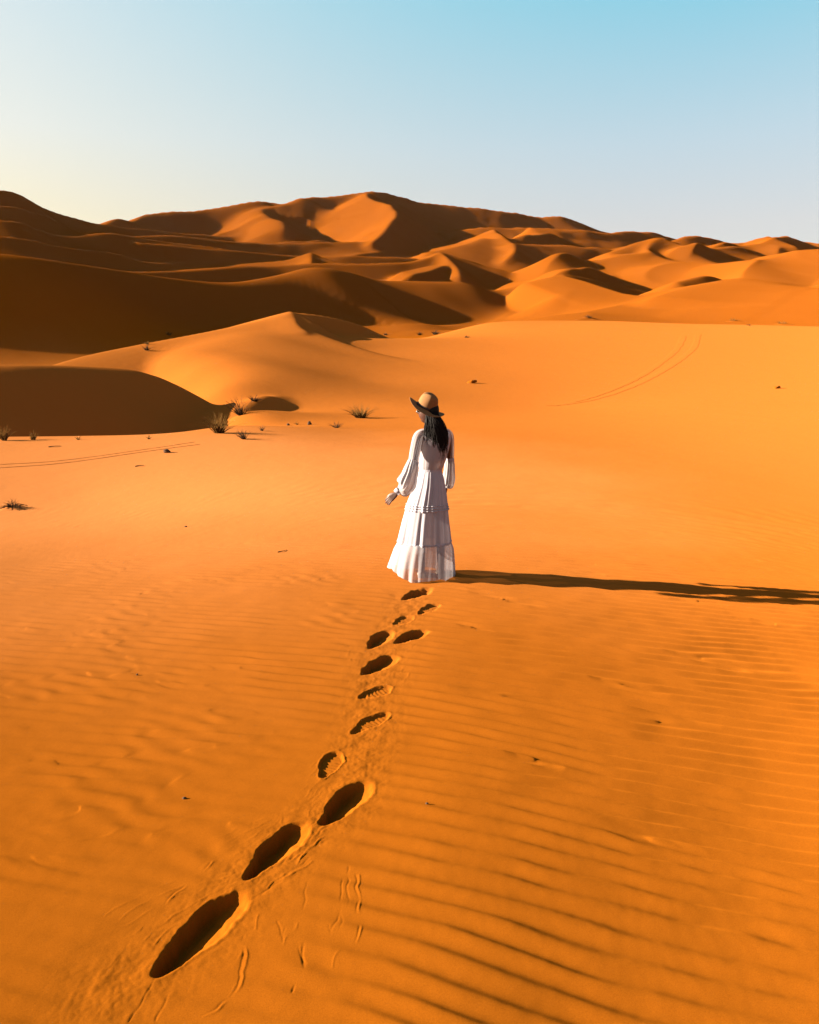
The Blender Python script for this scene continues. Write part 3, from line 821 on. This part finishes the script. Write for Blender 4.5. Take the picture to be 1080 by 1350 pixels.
    # bodice: shoulders to waist, fitted round the body
    bod = [(1.425, .083, .062, 0), (1.405, .083, .105, 0), (1.385, .082, .140, 0), (1.35, .08, .155, 0), (1.30, .075, .152, -.002), (1.22, .066, .144, -.004), (1.13, .052, .134, -.006), (1.07, .042, .120, -.004), (1.035, .038, .110, 0)]
    ring_cloth('bodice', bod, cloth('bodice_cotton', (.30, .265, .285), 0.16, .26), (9, 14, 23), lambda t: .012 + .03 * t, dress, nseg=140, nrow=30, seed=3, depth=.78)
    ring_cloth('waistband', [(1.045, .038, .112, 0), (1.022, .038, .113, 0)], solid, (30,), lambda t: .006, dress, nseg=120, nrow=4, seed=4, depth=.80)
    up = [(1.03, .038, .108, 0), (.97, .036, .128, 0), (.90, .032, .146, 0), (.80, .020, .175, 0), (.715, .008, .196, 0), (.655, .004, .2075, 0)]
    ring_cloth('skirt_panel', up, solid, (22, 31, 13), lambda t: .025 + .032 * t, dress, seed=5, nrow=20)
    for z in (.712, .690, .668):
        w = .199 + (.712 - z) * .25
        ring_cloth('pintuck', [(z + .008, .008, w - .001, 0), (z, .007, w + .005, 0), (z - .008, .006, w - .001, 0)], solid, (22, 31, 13), lambda t: .051, dress, nseg=220, nrow=5, seed=5, tfix=.9)
    mid = [(.675, .005, .205, 0), (.66, .004, .206, 0), (.55, -.006, .226, 0), (.45, -.012, .243, 0), (.355, -.018, .258, 0), (.34, -.019, .262, 0)]
    ring_cloth('skirt_panel', mid, cloth('mid_cotton', (.29, .265, .295), 0.12, .26), (18, 27, 11), lambda t: .036 + .040 * t, dress, seed=6, nrow=20)
    ring_cloth('seam', [(.362, -.018, .258, 0), (.354, -.018, .264, 0), (.346, -.018, .260, 0)], solid, (18, 27, 11), lambda t: .073, dress, nseg=220, nrow=4, seed=6, tfix=.95)
    low = [(.356, -.018, .256, 0), (.350, -.018, .262, 0), (.29, -.024, .288, 0), (.20, -.035, .305, 0), (.10, -.045, .318, 0), (.012, -.050, .322, 0)]
    def hem(a):   # the hem lifts on the windward (left) side
        return .014 + .10 * max(0, -math.cos(a)) ** 3 + .009 * math.sin(5 * a + 1) + .006 * math.sin(11 * a)
    ring_cloth('skirt_panel', low, sheer, (17, 25, 9, 6), lambda t: .055 + .065 * t, dress, nseg=260, seed=7, nrow=26, hem=hem)

    # sleeves: sheer upper sleeve, gathered band, balloon lower sleeve, cuff
    def tube_cloth(name, path, radii, mat, parent, folds=11, amp=.1, nseg=90, sub=6, seed=1, flat=1.0):
        P_ = [Vector(p) for p in path]; r = random.Random(seed); ks = [(folds + q, r.uniform(0, 6.28), r.uniform(.6, 1)) for q in (0, 5, -4)]
        pts, rads = [], []
        for i in range(len(P_) - 1):
            for q in range(sub):
                t = q / sub; a0 = P_[max(i - 1, 0)]; b0, c0 = P_[i], P_[i + 1]; d0 = P_[min(i + 2, len(P_) - 1)]
                pts.append(.5 * (2 * b0 + (c0 - a0) * t + (2 * a0 - 5 * b0 + 4 * c0 - d0) * t * t + (3 * b0 - a0 - 3 * c0 + d0) * t ** 3))
                tt = t * t * (3 - 2 * t); rads.append(radii[i] * (1 - tt) + radii[i + 1] * tt)
        pts.append(P_[-1]); rads.append(radii[-1]); vs = []; fs = []
        for i, p in enumerate(pts):
            d = (pts[min(i + 1, len(pts) - 1)] - pts[max(i - 1, 0)]).normalized()
            sx = d.cross(Vector((0, 1, 0))).normalized(); sy = d.cross(sx).normalized()
            t = i / (len(pts) - 1)
            for j in range(nseg):
                a = 6.28318 * j / nseg
                f = sum(A * math.sin(k * a + ph + t * math.sin(ph * 2)) for k, ph, A in ks) / 3
                rad = rads[i] * (1 + amp * math.sin(math.pi * min(1, t * .9 + .12)) ** .5 * f)
                vs.append(tuple(p + sx * rad * math.cos(a) + sy * rad * math.sin(a) * flat))
        for i in range(len(pts) - 1):
            for j in range(nseg):
                k = (j + 1) % nseg; fs.append((i * nseg + j, i * nseg + k, (i + 1) * nseg + k, (i + 1) * nseg + j))
        return mesh_obj(name, vs, fs, mat, parent)
    lower = cloth('sleeve_cotton', (.32, .285, .295), 0.26, .36)
    for side in (0, 1):
        if side == 0:
            A = [(-.015, -.02, 1.375), (-.075, -.055, 1.345), (-.108, -.12, 1.24), (-.128, -.17, 1.135)]
            B = [(-.130, -.17, 1.135), (-.158, -.215, 1.03), (-.192, -.25, .945), (-.225, -.262, .897), (-.268, -.27, .883)]
            rb = [.052, .074, .092, .080, .036]; cuff = [(-.268, -.27, .883), (-.292, -.272, .857)]
        else:
            A = [(.170, .03, 1.375), (.212, .07, 1.342), (.226, .11, 1.24), (.231, .14, 1.13)]
            B = [(.231, .14, 1.125), (.230, .16, 1.02), (.226, .18, .93), (.220, .19, .878), (.210, .20, .862)]
            rb = [.044, .054, .064, .060, .034]; cuff = [(.210, .20, .868), (.204, .20, .838)]
        s = tube_cloth('sleeve', A, [.050, .056, .052, .049] if side == 0 else [.048, .050, .046, .042], veil, dress, 7, .07, seed=side + 20)
        tube_cloth('sleeve_band', [A[-1], Vector(A[-1]) + Vector((-.003 if side == 0 else 0, 0, -.022))], [.0515, .0525] if side == 0 else [.0435, .0445], solid, s, 9, .03, sub=3, seed=side + 22)
        tube_cloth('lower_sleeve', B, rb, lower, dress, 12, .13, seed=side + 24)
        tube_cloth('cuff', cuff, [.033, .031], solid, dress, 10, .03, sub=3, seed=side + 26)

    # ---- shoes --------------------------------------------------------------
    leather = noisy('shoe_canvas', (.10, .075, .06), (.07, .05, .04), 60, .7, .3); sole = material('sole', (.55, .5, .44), .7)
    for (x, y, h) in ((-.045, 0, 0.02), (.15, .045, -.05)):
        vs, fs = [], []; secs = [(-.075, .030, .075), (-.06, .036, .085), (-.02, .036, .075), (.05, .038, .058), (.11, .043, .048), (.165, .036, .036), (.19, .018, .026)]
        for (yy, w, hh) in secs:
            for j in range(16):
                a = 6.28318 * j / 16; px = math.cos(a) * w; pz = .018 + (hh - .018) * max(0, math.sin(a)) ** .7 if math.sin(a) > 0 else .018
                vs.append((x + px + yy * h, y + yy - .005, pz))
        for i in range(len(secs) - 1):
            for j in range(16): k = (j + 1) % 16; fs.append((i * 16 + j, i * 16 + k, (i + 1) * 16 + k, (i + 1) * 16 + j))
        fs.append(tuple(range(16))); fs.append(tuple(range(len(secs) * 16 - 1, (len(secs) - 1) * 16 - 1, -1)))
        sh = mesh_obj('shoe', vs, fs, leather, root)
        vs = [(vx, vy, .0 if k else .020) for k in (0, 1) for (vx, vy) in [(x + sx * w * 1.05 + yy * h, y + yy - .005) for sx, ss in ((-1, secs), (1, secs[::-1])) for (yy, w, hh) in ss]]
        n_ = len(vs) // 2
        mesh_obj('sole', vs, [tuple(range(n_)), tuple(range(2 * n_ - 1, n_ - 1, -1))] + [(i, (i + 1) % n_, n_ + (i + 1) % n_, n_ + i) for i in range(n_)], sole, sh, smooth=False)

    # ---- hair: scalp volume and long locks down the back ---------------------
    hairm = noisy('dark_hair', (.004, .0033, .0035), (.008, .006, .0055), 40, .7, .06)
    bm = bmesh.new(); bmesh.ops.create_uvsphere(bm, u_segments=32, v_segments=24, radius=1)
    for v in bm.verts:
        x, y, z = v.co; v.co = (.034 + x * .083 + .010 * z, -.006 + y * .088, 1.575 + z * .100)
    # open the hair cap where the face looks out to the left
    bmesh.ops.delete(bm, geom=[v for v in bm.verts if v.co.x < -.008 and v.co.z < 1.60], context='VERTS')
    me = bpy.data.meshes.new('hair'); bm.to_mesh(me); bm.free(); me.materials.append(hairm); me.shade_smooth()
    hair = bpy.data.objects.new('hair', me); COL.objects.link(hair); hair.parent = root
    vs, fs = [], []
    core = [(.050, -.070, 1.56, .050, .030), (.060, -.092, 1.50, .062, .036), (.080, -.108, 1.42, .074, .034), (.095, -.112, 1.34, .070, .028), (.100, -.106, 1.26, .056, .022), (.102, -.098, 1.19, .032, .012), (.103, -.095, 1.165, .010, .005)]
    for (cx, cy, cz, a_, b_) in core:
        for j in range(28):
            q = 6.28318 * j / 28; k_ = .84 + .10 * math.sin(9 * q + cz * 14) + .06 * math.sin(17 * q)
            vs.append((cx + a_ * k_ * math.cos(q), cy + .012 + b_ * k_ * math.sin(q), cz))
    for i in range(len(core) - 1):
        for j in range(28): k = (j + 1) % 28; fs.append((i * 28 + j, i * 28 + k, (i + 1) * 28 + k, (i + 1) * 28 + j))
    for i in range(1100):
        q = rr.random(); edge = rr.random() < .16
        a = rr.uniform(-1, 1)
        x0 = .050 + .052 * a; y0 = -.078 + .020 * abs(a) + rr.uniform(-.010, .010); z0 = 1.555 + rr.uniform(-.03, .025)
        ln = rr.uniform(.26, .43) if not edge else rr.uniform(.20, .36)
        w = .0022 + rr.random() * .0035
        spread = a * .062 + (rr.uniform(-.02, .02) if not edge else rr.choice((-.035, .02)))
        xe = .100 + spread * (.9 if ln > .4 else 1.15)
        wob = rr.uniform(0, 6.28); n = 9; b0 = len(vs)
        for k in range(n):
            t = k / (n - 1)
            sx = x0 + (xe - x0) * sstep(0, .7, np.float64(t)) + .013 * math.sin(t * 8 + wob) * t
            bulge = .018 * a * math.sin(math.pi * min(t * 1.25, 1))
            yy = y0 - .030 * math.sin(math.pi * min(1, t * 1.1)) - .012 + .008 * math.sin(t * 7 + wob) * t
            zz = z0 - ln * t
            ww = w * (1 - t) ** .5 if k < n - 1 else 0.0003
            th = rr.uniform(-.4, .4) if k == 0 else th
            dx, dy = ww * math.cos(th), ww * math.sin(th)
            sx += bulge
            vs += [(sx - dx, yy - dy, zz), (sx + dx, yy + dy, zz), (sx + dy * .6, yy - abs(dx) * .6, zz)]
        for k in range(n - 1):
            for m in range(3):
                m2 = (m + 1) % 3; fs.append((b0 + k * 3 + m, b0 + k * 3 + m2, b0 + k * 3 + 3 + m2, b0 + k * 3 + 3 + m))
    locks = mesh_obj('hair_lock', vs, fs, hairm, hair)

    # ---- hat ------------------------------------------------------------------
    felt = noisy('brown_felt', (.150, .070, .028), (.110, .050, .019), 26, .95, .1, bump=.0015, bscale=220)
    hat = bpy.data.objects.new('hat', None); COL.objects.link(hat); hat.parent = root
    hat.location = (-.006, -.004, 1.605)
    hat.rotation_euler = Euler((math.radians(10), math.radians(23), 0), 'YXZ')
    N = 64
    def lathe(name, prof, mat, parent, shape=None):
        vs, fs = [], []
        for i, (r, z) in enumerate(prof):
            for j in range(N):
                a = 6.28318 * j / N; x, y, zz = r * math.cos(a), r * math.sin(a) * .90, z
                if shape: x, y, zz = shape(x, y, zz, a, r, i)
                vs.append((x, y, zz))
        for i in range(len(prof) - 1):
            for j in range(N): k = (j + 1) % N; fs.append((i * N + j, i * N + k, (i + 1) * N + k, (i + 1) * N + j))
        if prof[-1][0] < .02: fs.append(tuple(range((len(prof) - 1) * N, len(prof) * N)))
        return mesh_obj(name, vs, fs, mat, parent)
    def crown_shape(x, y, z, a, r, i):
        # front pinch (front is -X) and a soft top crease
        if z > .06:
            t = (z - .06) / .065
            y *= 1 - .28 * t * max(0, -math.cos(a)); z -= .026 * t * math.exp(-(y / .028) ** 2)
            z -= .012 * t * (-math.cos(a) * .5 + .5) * 0 + .010 * t * max(0, math.cos(a))
        return x * .98, y, z * 1.13
    lathe('crown', [(.100, 0), (.0985, .02), (.096, .05), (.092, .08), (.088, .10), (.082, .115), (.070, .124), (.045, .128), (.012, .127)], felt, hat, crown_shape)
    def brim_shape(x, y, z, a, r, i):
        t = (r - .098) / .085
        lift = .030 * max(0, -math.cos(a)) ** 3 * t + .020 * max(0, math.cos(a)) ** 4 * t      # front and back turn up a little
        dip = -.020 * abs(math.sin(a)) ** 2 * t
        return x * 1.0, y * (1 - .04 * t), z + lift + dip
    lathe('brim', [(.097, .004), (.12, .003), (.15, .001), (.180, .0), (.184, -.002), (.180, -.004), (.15, -.003), (.12, -.001), (.097, -.001)], felt, hat, brim_shape)
    lathe('hat_band', [(.0995, .004), (.102, .006), (.1005, .024), (.098, .026)], material('band_ribbon', (.02, .012, .012), .7), hat)

    # ---- sunglasses -----------------------------------------------------------
    gl = material('dark_lens', (.012, .010, .012), .15, .6)
    gz = bpy.data.objects.new('sunglasses', None); COL.objects.link(gz); gz.parent = root
    gz.location = (.015, .010, 1.582); gz.rotation_euler = Euler((math.radians(-4), math.radians(6), math.radians(-101)))
    for s in (-1, 1):
        bm = bmesh.new(); bmesh.ops.create_uvsphere(bm, u_segments=16, v_segments=10, radius=1)
        for v in bm.verts: x, y, z = v.co; v.co = (s * .031 + x * .025, -.101 + y * .004 + .006 * abs(x) * 0, .006 + z * .021)
        me = bpy.data.meshes.new('lens'); bm.to_mesh(me); bm.free(); me.materials.append(gl); me.shade_smooth()
        o = bpy.data.objects.new('lens', me); COL.objects.link(o); o.parent = gz
        bm = bmesh.new(); bmesh.ops.create_cube(bm, size=1)
        for v in bm.verts: v.co = (s * (.064 + .006 * (v.co.y + .5)) + v.co.x * .003, -.095 + (v.co.y + .5) * .10, .012 + v.co.z * .006)
        me = bpy.data.meshes.new('temple'); bm.to_mesh(me); bm.free(); me.materials.append(gl)
        o = bpy.data.objects.new('temple', me); COL.objects.link(o); o.parent = gz
    return root
build_person()

# ----------------------------------------------------------------------------
# PLANTS, STONES, TWIGS, TRACKS
# ----------------------------------------------------------------------------
GRASS_DRY = noisy('dry_grass', (.085, .042, .012), (.030, .015, .005), 9, .9, 0.0)
GRASS_PALE = noisy('straw_grass', (.075, .036, .010), (.045, .022, .007), 9, .9, 0.0)
TWIG_DARK = noisy('dark_twigs', (.030, .016, .009), (.016, .009, .006), 14, .95, 0.0)
STONE = noisy('dark_stone', (.030, .018, .013), (.055, .030, .018), 9, .95, 0.0, bump=.01, bscale=30)
SANDCLOD = noisy('sand_clod', (.15, .042, .004), (.11, .030, .003), 12, 1.0, 0.0, bump=.01, bscale=40)

def ground_z(x, y): return float(height(np.array([x]), np.array([y]))[0])

def blades(r, n, H, W, lean=(0, 0), droop=.5, thick=.010, forks=0):
    """curved three-sided blades springing from a small base"""
    vs, fs = [], []
    def blade(p0, d0, L, th, segs=5, dr=droop):
        p = Vector(p0); d = Vector(d0).normalized(); b0 = len(vs); pts = []
        for k in range(segs):
            t = k / (segs - 1); pts.append((p.copy(), d.copy(), th * (1 - t) + .0012))
            d = (d + Vector((d.x * .25 * dr, d.y * .25 * dr, -.30 * dr * (.3 + t)))).normalized(); p = p + d * (L / (segs - 1))
        for (p, d, w) in pts:
            s = d.cross(Vector((.2, .9, .1))).normalized(); q = d.cross(s)
            for k in range(3):
                a = 2.0944 * k; vs.append(tuple(p + s * w * math.cos(a) + q * w * math.sin(a)))
        for k in range(segs - 1):
            for m in range(3):
                m2 = (m + 1) % 3; fs.append((b0 + k * 3 + m, b0 + k * 3 + m2, b0 + k * 3 + 3 + m2, b0 + k * 3 + 3 + m))
        return pts
    for i in range(n):
        a = r.uniform(0, 6.283); s = abs(r.gauss(0, .5)); s = min(s, 1.3)
        dx, dy = math.cos(a) * s * W / H, math.sin(a) * s * W / H * .8
        base = (math.cos(a) * r.random() * W * .22, math.sin(a) * r.random() * W * .18, -.03 * H)
        L = H * r.uniform(.35, 1.15) * math.sqrt(1 + (s * W / H) ** 2 * .55)
        pts = blade(base, (dx + lean[0], dy + lean[1], 1), L, thick * r.uniform(.6, 1.2))
        for f in range(forks):
            k = r.randint(1, 3); p, d, w = pts[k]
            blade(p, (d.x + r.uniform(-.7, .7), d.y + r.uniform(-.7, .7), d.z + r.uniform(-.2, .5)), L * r.uniform(.2, .42), w * .7, 3)
    return vs, fs

def tuft(u, v, hpx, wpx, n, mat, name, label, cat, seed, group='desert plants', **kw):
    p = hit(u, v); r = random.Random(seed); s = p.y / 1080.0
    H, W = hpx * s, wpx * s * .5
    th = max(.45 * s, .004) * kw.pop('fat', 1.0)
    vs, fs = blades(r, n, H, W, thick=th, **kw)
    o = mesh_obj(name, vs, fs, mat, smooth=False); o.location = (p.x, p.y, ground_z(p.x, p.y))
    tag(o, label, cat, group); return o

def mounded(u, v, hpx, wpx, n, mat, name, label, cat, seed, **kw):
    """a plant with the little heap of sand it holds: thing > blades + heap"""
    p = hit(u, v); s = p.y / 1080.0
    e = bpy.data.objects.new(name, None); COL.objects.link(e); e.location = (p.x, p.y, ground_z(p.x, p.y))
    tag(e, label, cat, kw.pop('group', 'desert plants'))
    r = random.Random(seed); H, W = hpx * s, wpx * s * .5
    vs, fs = blades(r, n, H, W, thick=max(.45 * s, .004), **kw)
    o = mesh_obj('blades', vs, fs, mat, e, smooth=False)
    vs, fs = [(0, 0, H * .22)], []; R_, A_ = 7, 22
    for i in range(1, R_ + 1):
        t = i / R_
        for j in range(A_):
            a = 6.28318 * j / A_; rr_ = W * .95 * t * (1 + .18 * math.sin(2 * a + seed) + .1 * math.sin(5 * a))
            vs.append((rr_ * math.cos(a) * 1.25 + W * .3 * t * t, rr_ * math.sin(a) * .8, H * .24 * (1 - t * t) ** 1.5 - .012 * t ** 3))
    gz = height(np.array([q[0] for q in vs]) + p.x, np.array([q[1] for q in vs]) + p.y) - e.location.z
    vs = [(q[0], q[1], q[2] + float(g)) for q, g in zip(vs, gz)]
    for j in range(A_): fs.append((0, 1 + j, 1 + (j + 1) % A_))
    for i in range(R_ - 1):
        for j in range(A_):
            k = (j + 1) % A_; fs.append((1 + i * A_ + j, 1 + (i + 1) * A_ + j, 1 + (i + 1) * A_ + k, 1 + i * A_ + k))
    mesh_obj('sand_heap', vs, fs, SAND, e)
    return e

tuft(289, 571, 27, 50, 120, GRASS_DRY, 'grass_tuft', 'large bushy grass tuft at the right rim of the shadowed hollow', 'grass tuft', 1)
tuft(318, 547, 24, 42, 46, TWIG_DARK, 'dry_shrub', 'loose twiggy shrub on the left end of the small shaded sand mound', 'shrub', 2, forks=2, lean=(-.25, 0))
tuft(335, 529, 9, 34, 60, TWIG_DARK, 'dry_shrub', 'low dark shrub along the crest of the small shaded sand mound', 'shrub', 21, forks=1, lean=(.3, 0))
tuft(476, 551, 21, 58, 120, GRASS_DRY, 'grass_tuft', 'spreading grass tuft with a long thin shadow, left of the hat', 'grass tuft', 3, lean=(-.1, 0))
tuft(443, 564, 9, 22, 34, TWIG_DARK, 'dry_shrub', 'small dark twiggy plant just below the spreading grass tuft', 'shrub', 4, forks=1, lean=(.3, 0))
tuft(322, 579, 13, 26, 44, TWIG_DARK, 'dry_shrub', 'dark ragged plant right of the large bushy tuft', 'shrub', 5, forks=1, lean=(-.3, 0))
tuft(345, 568, 8, 14, 20, TWIG_DARK, 'grass_sprig', 'tiny dark sprig nearest the dark ragged plant', 'grass sprig', 6, lean=(.2, 0))
tuft(392, 560, 5, 10, 14, GRASS_DRY, 'grass_sprig', 'tiny straw-coloured sprig midway between the two big tufts', 'grass sprig', 7)
tuft(6, 581, 20, 26, 80, GRASS_PALE, 'grass_tuft', 'pale grass tuft cut by the left edge, on the hollow rim', 'grass tuft', 8)
tuft(44, 580, 12, 22, 46, GRASS_PALE, 'grass_tuft', 'thin pale grass tuft on the hollow rim, second from the left edge', 'grass tuft', 9)
tuft(103, 580, 6, 12, 16, GRASS_PALE, 'grass_sprig', 'faint pale sprig on the hollow rim, third from the left edge', 'grass sprig', 10)
tuft(196, 579, 6, 9, 14, GRASS_PALE, 'grass_sprig', 'short pale sprig on the rim in front of the middle of the hollow', 'grass sprig', 11)
mounded(17, 671, 13, 42, 120, TWIG_DARK, 'dry_shrub', 'flat dark dry shrub on bright sand near the left edge', 'shrub', 12, forks=1, droop=1.3)
tuft(193, 462, 9, 18, 40, TWIG_DARK, 'grass_tuft', 'dark little tuft low on the bright slope left of the sharp crest', 'grass tuft', 13)
tuft(194, 454, 6, 14, 24, GRASS_PALE, 'grass_tuft', 'pale tuft directly above the dark little tuft on the slope', 'grass tuft', 14)
tuft(223, 442, 6, 16, 30, GRASS_PALE, 'grass_tuft', 'straw tuft on the ridge line against the dark dune', 'grass tuft', 15)
tuft(553, 442, 5, 14, 40, TWIG_DARK, 'dry_shrub', 'dark round shrub behind the plain, left one of a close pair', 'shrub', 16)
tuft(574, 441, 7, 22, 50, TWIG_DARK, 'dry_shrub', 'wide dark shrub behind the plain, right one of a close pair', 'shrub', 17, forks=1)
tuft(509, 442, 4, 12, 24, TWIG_DARK, 'dry_shrub', 'tiny dark shrub at the foot of the shaded lens-shaped slope', 'shrub', 18)
tuft(616, 445, 4, 18, 30, TWIG_DARK, 'dry_shrub', 'low flat dark shrub in the dip right of the close pair', 'shrub', 19)
mounded(776, 420, 6, 18, 40, TWIG_DARK, 'dry_shrub', 'small dark bush on a mound at the foot of the centre-right dune', 'shrub', 20)
mounded(966, 424, 6, 18, 30, GRASS_DRY, 'dry_shrub', 'brown bush on a low mound at the foot of the broad right dune', 'shrub', 22)
mounded(1031, 428, 7, 24, 30, GRASS_DRY, 'dry_shrub', 'widest brown bush on a low mound near the right edge', 'shrub', 23)
mounded(988, 430, 4, 9, 14, TWIG_DARK, 'dry_shrub', 'smallest dark bush between the two brown ones on the right', 'shrub', 24)

def stone(u, v, wpx, hpx, mat, name, label, cat, seed, tilt=0, group='stones and clods on the sand'):
    p = hit(u, v); s = p.y / 1080.0; r = random.Random(seed)
    bm = bmesh.new(); bmesh.ops.create_icosphere(bm, subdivisions=3, radius=1)
    ox, oy = r.uniform(0, 50), r.uniform(0, 50)
    for w in bm.verts:
        c = w.co.copy(); k = 1 + .30 * float(noise2(np.array([c.x * 1.3 + ox]), np.array([c.y * 1.3 + c.z * 1.7 + oy]), 5)[0])
        w.co = Vector((c.x * wpx * s * .5 * k, c.y * wpx * s * .3 * k, max(c.z, -.35) * hpx * s * .8 * k))
    bmesh.ops.transform(bm, matrix=Matrix.Rotation(tilt, 4, 'Y'), verts=bm.verts)
    me = bpy.data.meshes.new(name); bm.to_mesh(me); bm.free(); me.materials.append(mat); me.shade_smooth()
    o = bpy.data.objects.new(name, me); COL.objects.link(o); o.location = (p.x, p.y, ground_z(p.x, p.y) + .12 * hpx * s)
    tag(o, label, cat, group); return o
stone(220, 597, 10, 5, STONE, 'stone', 'dark stone with a tilted top on the sand below the hollow', 'stone', 1, .35)
stone(408, 560, 6, 5, STONE, 'stone', 'small round dark stone right of the straw-coloured sprig', 'stone', 2)
stone(380, 561, 4, 3, STONE, 'stone', 'tiny dark stone left of the straw-coloured sprig', 'stone', 3)
stone(245, 695, 4, 2, STONE, 'stone', 'lone dark pebble on bare sand left of the woman, level with her knees', 'pebble', 4)
stone(181, 892, 3, 2.5, STONE, 'stone', 'dark pebble far down on the left, among the broken ripples', 'pebble', 5)
stone(243, 1053, 7, 3, STONE, 'stone', 'flat dark chip lying left of the biggest footprints', 'pebble', 6)
stone(563, 1062, 5, 3, STONE, 'stone', 'dark chip on the ripples right of the third large footprint', 'pebble', 7)
stone(622, 505, 13, 4, SANDCLOD, 'sand_clod', 'brown crusted sand clod just right of the hat', 'sand clod', 8, -.3)
stone(1024, 512, 10, 3, SANDCLOD, 'sand_clod', 'small brown clod on the smooth slope near the right edge', 'sand clod', 9, -.3)

def twig(u0, v0, u1, v1, px, label, seed, mat=TWIG_DARK):
    a, b = hit(u0, v0), hit(u1, v1); s = a.y / 1080.0; r = random.Random(seed); n = 7; vs, fs = [], []
    for i in range(n):
        t = i / (n - 1); x = a.x + (b.x - a.x) * t; y = a.y + (b.y - a.y) * t + .02 * math.sin(t * 5 + seed)
        z = a.z + (b.z - a.z) * t - a.z + px * s * (.35 + .4 * math.sin(t * 3.1)); w = px * s * .5 * (1 - .6 * t)
        for k in range(6): q = 1.0472 * k; vs.append((x - a.x, y - a.y + w * math.cos(q), z + w * math.sin(q)))
    for i in range(n - 1):
        for k in range(6): k2 = (k + 1) % 6; fs.append((i * 6 + k, i * 6 + k2, i * 6 + 6 + k2, i * 6 + 6 + k))
    fs += [tuple(range(6))[::-1], tuple(range((n - 1) * 6, n * 6))]
    o = mesh_obj('twig', vs, fs, mat); o.location = a; tag(o, label, 'twig', 'twigs on the sand')
twig(178, 616, 190, 614, 1.6, 'short dark twig below the dark stone, left of the woman', 1)
twig(366, 729, 378, 726, 1.6, 'short dark twig on bare sand left of the skirt hem', 2)
twig(64, 590, 80, 589, 1.5, 'thin dark twig just in front of the hollow rim on the left', 3)

# --- vehicle tracks: two low pressed berms swinging up the slope, and an old trail on the left
def track(pts, px, label, seed):
    P_ = [hit(*p) for p in pts]; line = smooth_line([tuple(p) for p in P_], 14)
    r = random.Random(seed); vs, fs = [], []; keep = []
    for i, p in enumerate(line):
        x, y = p[0], p[1]; a = line[max(i - 1, 0)]; b = line[min(i + 1, len(line) - 1)]
        tx, ty = b[0] - a[0], b[1] - a[1]; L = math.hypot(tx, ty) + 1e-9; nx, ny = ty / L, -tx / L
        s = y / 1080.0; w = px * s * r.uniform(.75, 1.25); h = px * s * .07
        for (o_, hh) in ((-1.0, -.3), (-.45, 1), (0, -.15), (.45, 1), (1.0, -.3)):
            vs.append((x + nx * w * o_ * 2.2, y + ny * w * o_ * 2.2, h * hh + .01))
    vs = np.array(vs); vs[:, 2] += height(vs[:, 0], vs[:, 1])
    for i in range(len(line) - 1):
        for k in range(4): fs.append((i * 5 + k, i * 5 + k + 1, i * 5 + 6 + k, i * 5 + 5 + k))
    o = mesh_obj('tyre_track', vs, fs, SAND); tag(o, label, None, None, 'structure')
track([(722, 535), (760, 529), (800, 517), (840, 499), (872, 478), (893, 460), (901, 443)], 1.8, 'inner tyre track', 1)
track([(728, 535), (772, 529), (815, 517), (858, 498), (893, 477), (915, 458), (920, 441)], 1.8, 'outer tyre track', 2)
track([(-40, 621), (0, 617), (60, 613), (110, 607), (160, 600), (215, 592), (262, 586)], .55, 'old trail', 3)
track([(-40, 617), (0, 613), (60, 609), (110, 604), (160, 597), (215, 589), (255, 583)], .5, 'old trail', 4)

# ----------------------------------------------------------------------------
# HAZE: thin evening dust between the near plain and the far massif
# ----------------------------------------------------------------------------
def build_haze():
    zs = []
    for n in ('sand_plain', 'dunes'):
        me = bpy.data.objects[n].data; a = np.empty(len(me.vertices) * 3, np.float32); me.vertices.foreach_get('co', a); zs += [a[2::3].min(), a[2::3].max()]
    lo, hi = min(zs) - 1.0, max(zs) + 4.0
    bm = bmesh.new(); bmesh.ops.create_cube(bm, size=1)
    for v in bm.verts: v.co = (v.co.x * 10400, v.co.y * 10400, lo if v.co.z < 0 else hi)
    me = bpy.data.meshes.new('haze'); bm.to_mesh(me); bm.free()
    m = bpy.data.materials.new('haze_air'); m.use_nodes = True; n, l = m.node_tree.nodes, m.node_tree.links; n.clear()
    out = n.new('ShaderNodeOutputMaterial'); v = n.new('ShaderNodeVolumePrincipled')
    v.inputs['Color'].default_value = (.95, .88, .82, 1); v.inputs['Density'].default_value = HAZE_DENSITY; v.inputs['Anisotropy'].default_value = 0.25
    l.new(v.outputs[0], out.inputs['Volume']); me.materials.append(m)
    o = bpy.data.objects.new('haze', me); COL.objects.link(o); tag(o, kind='stuff')
HAZE_DENSITY = 0.000007
build_haze()
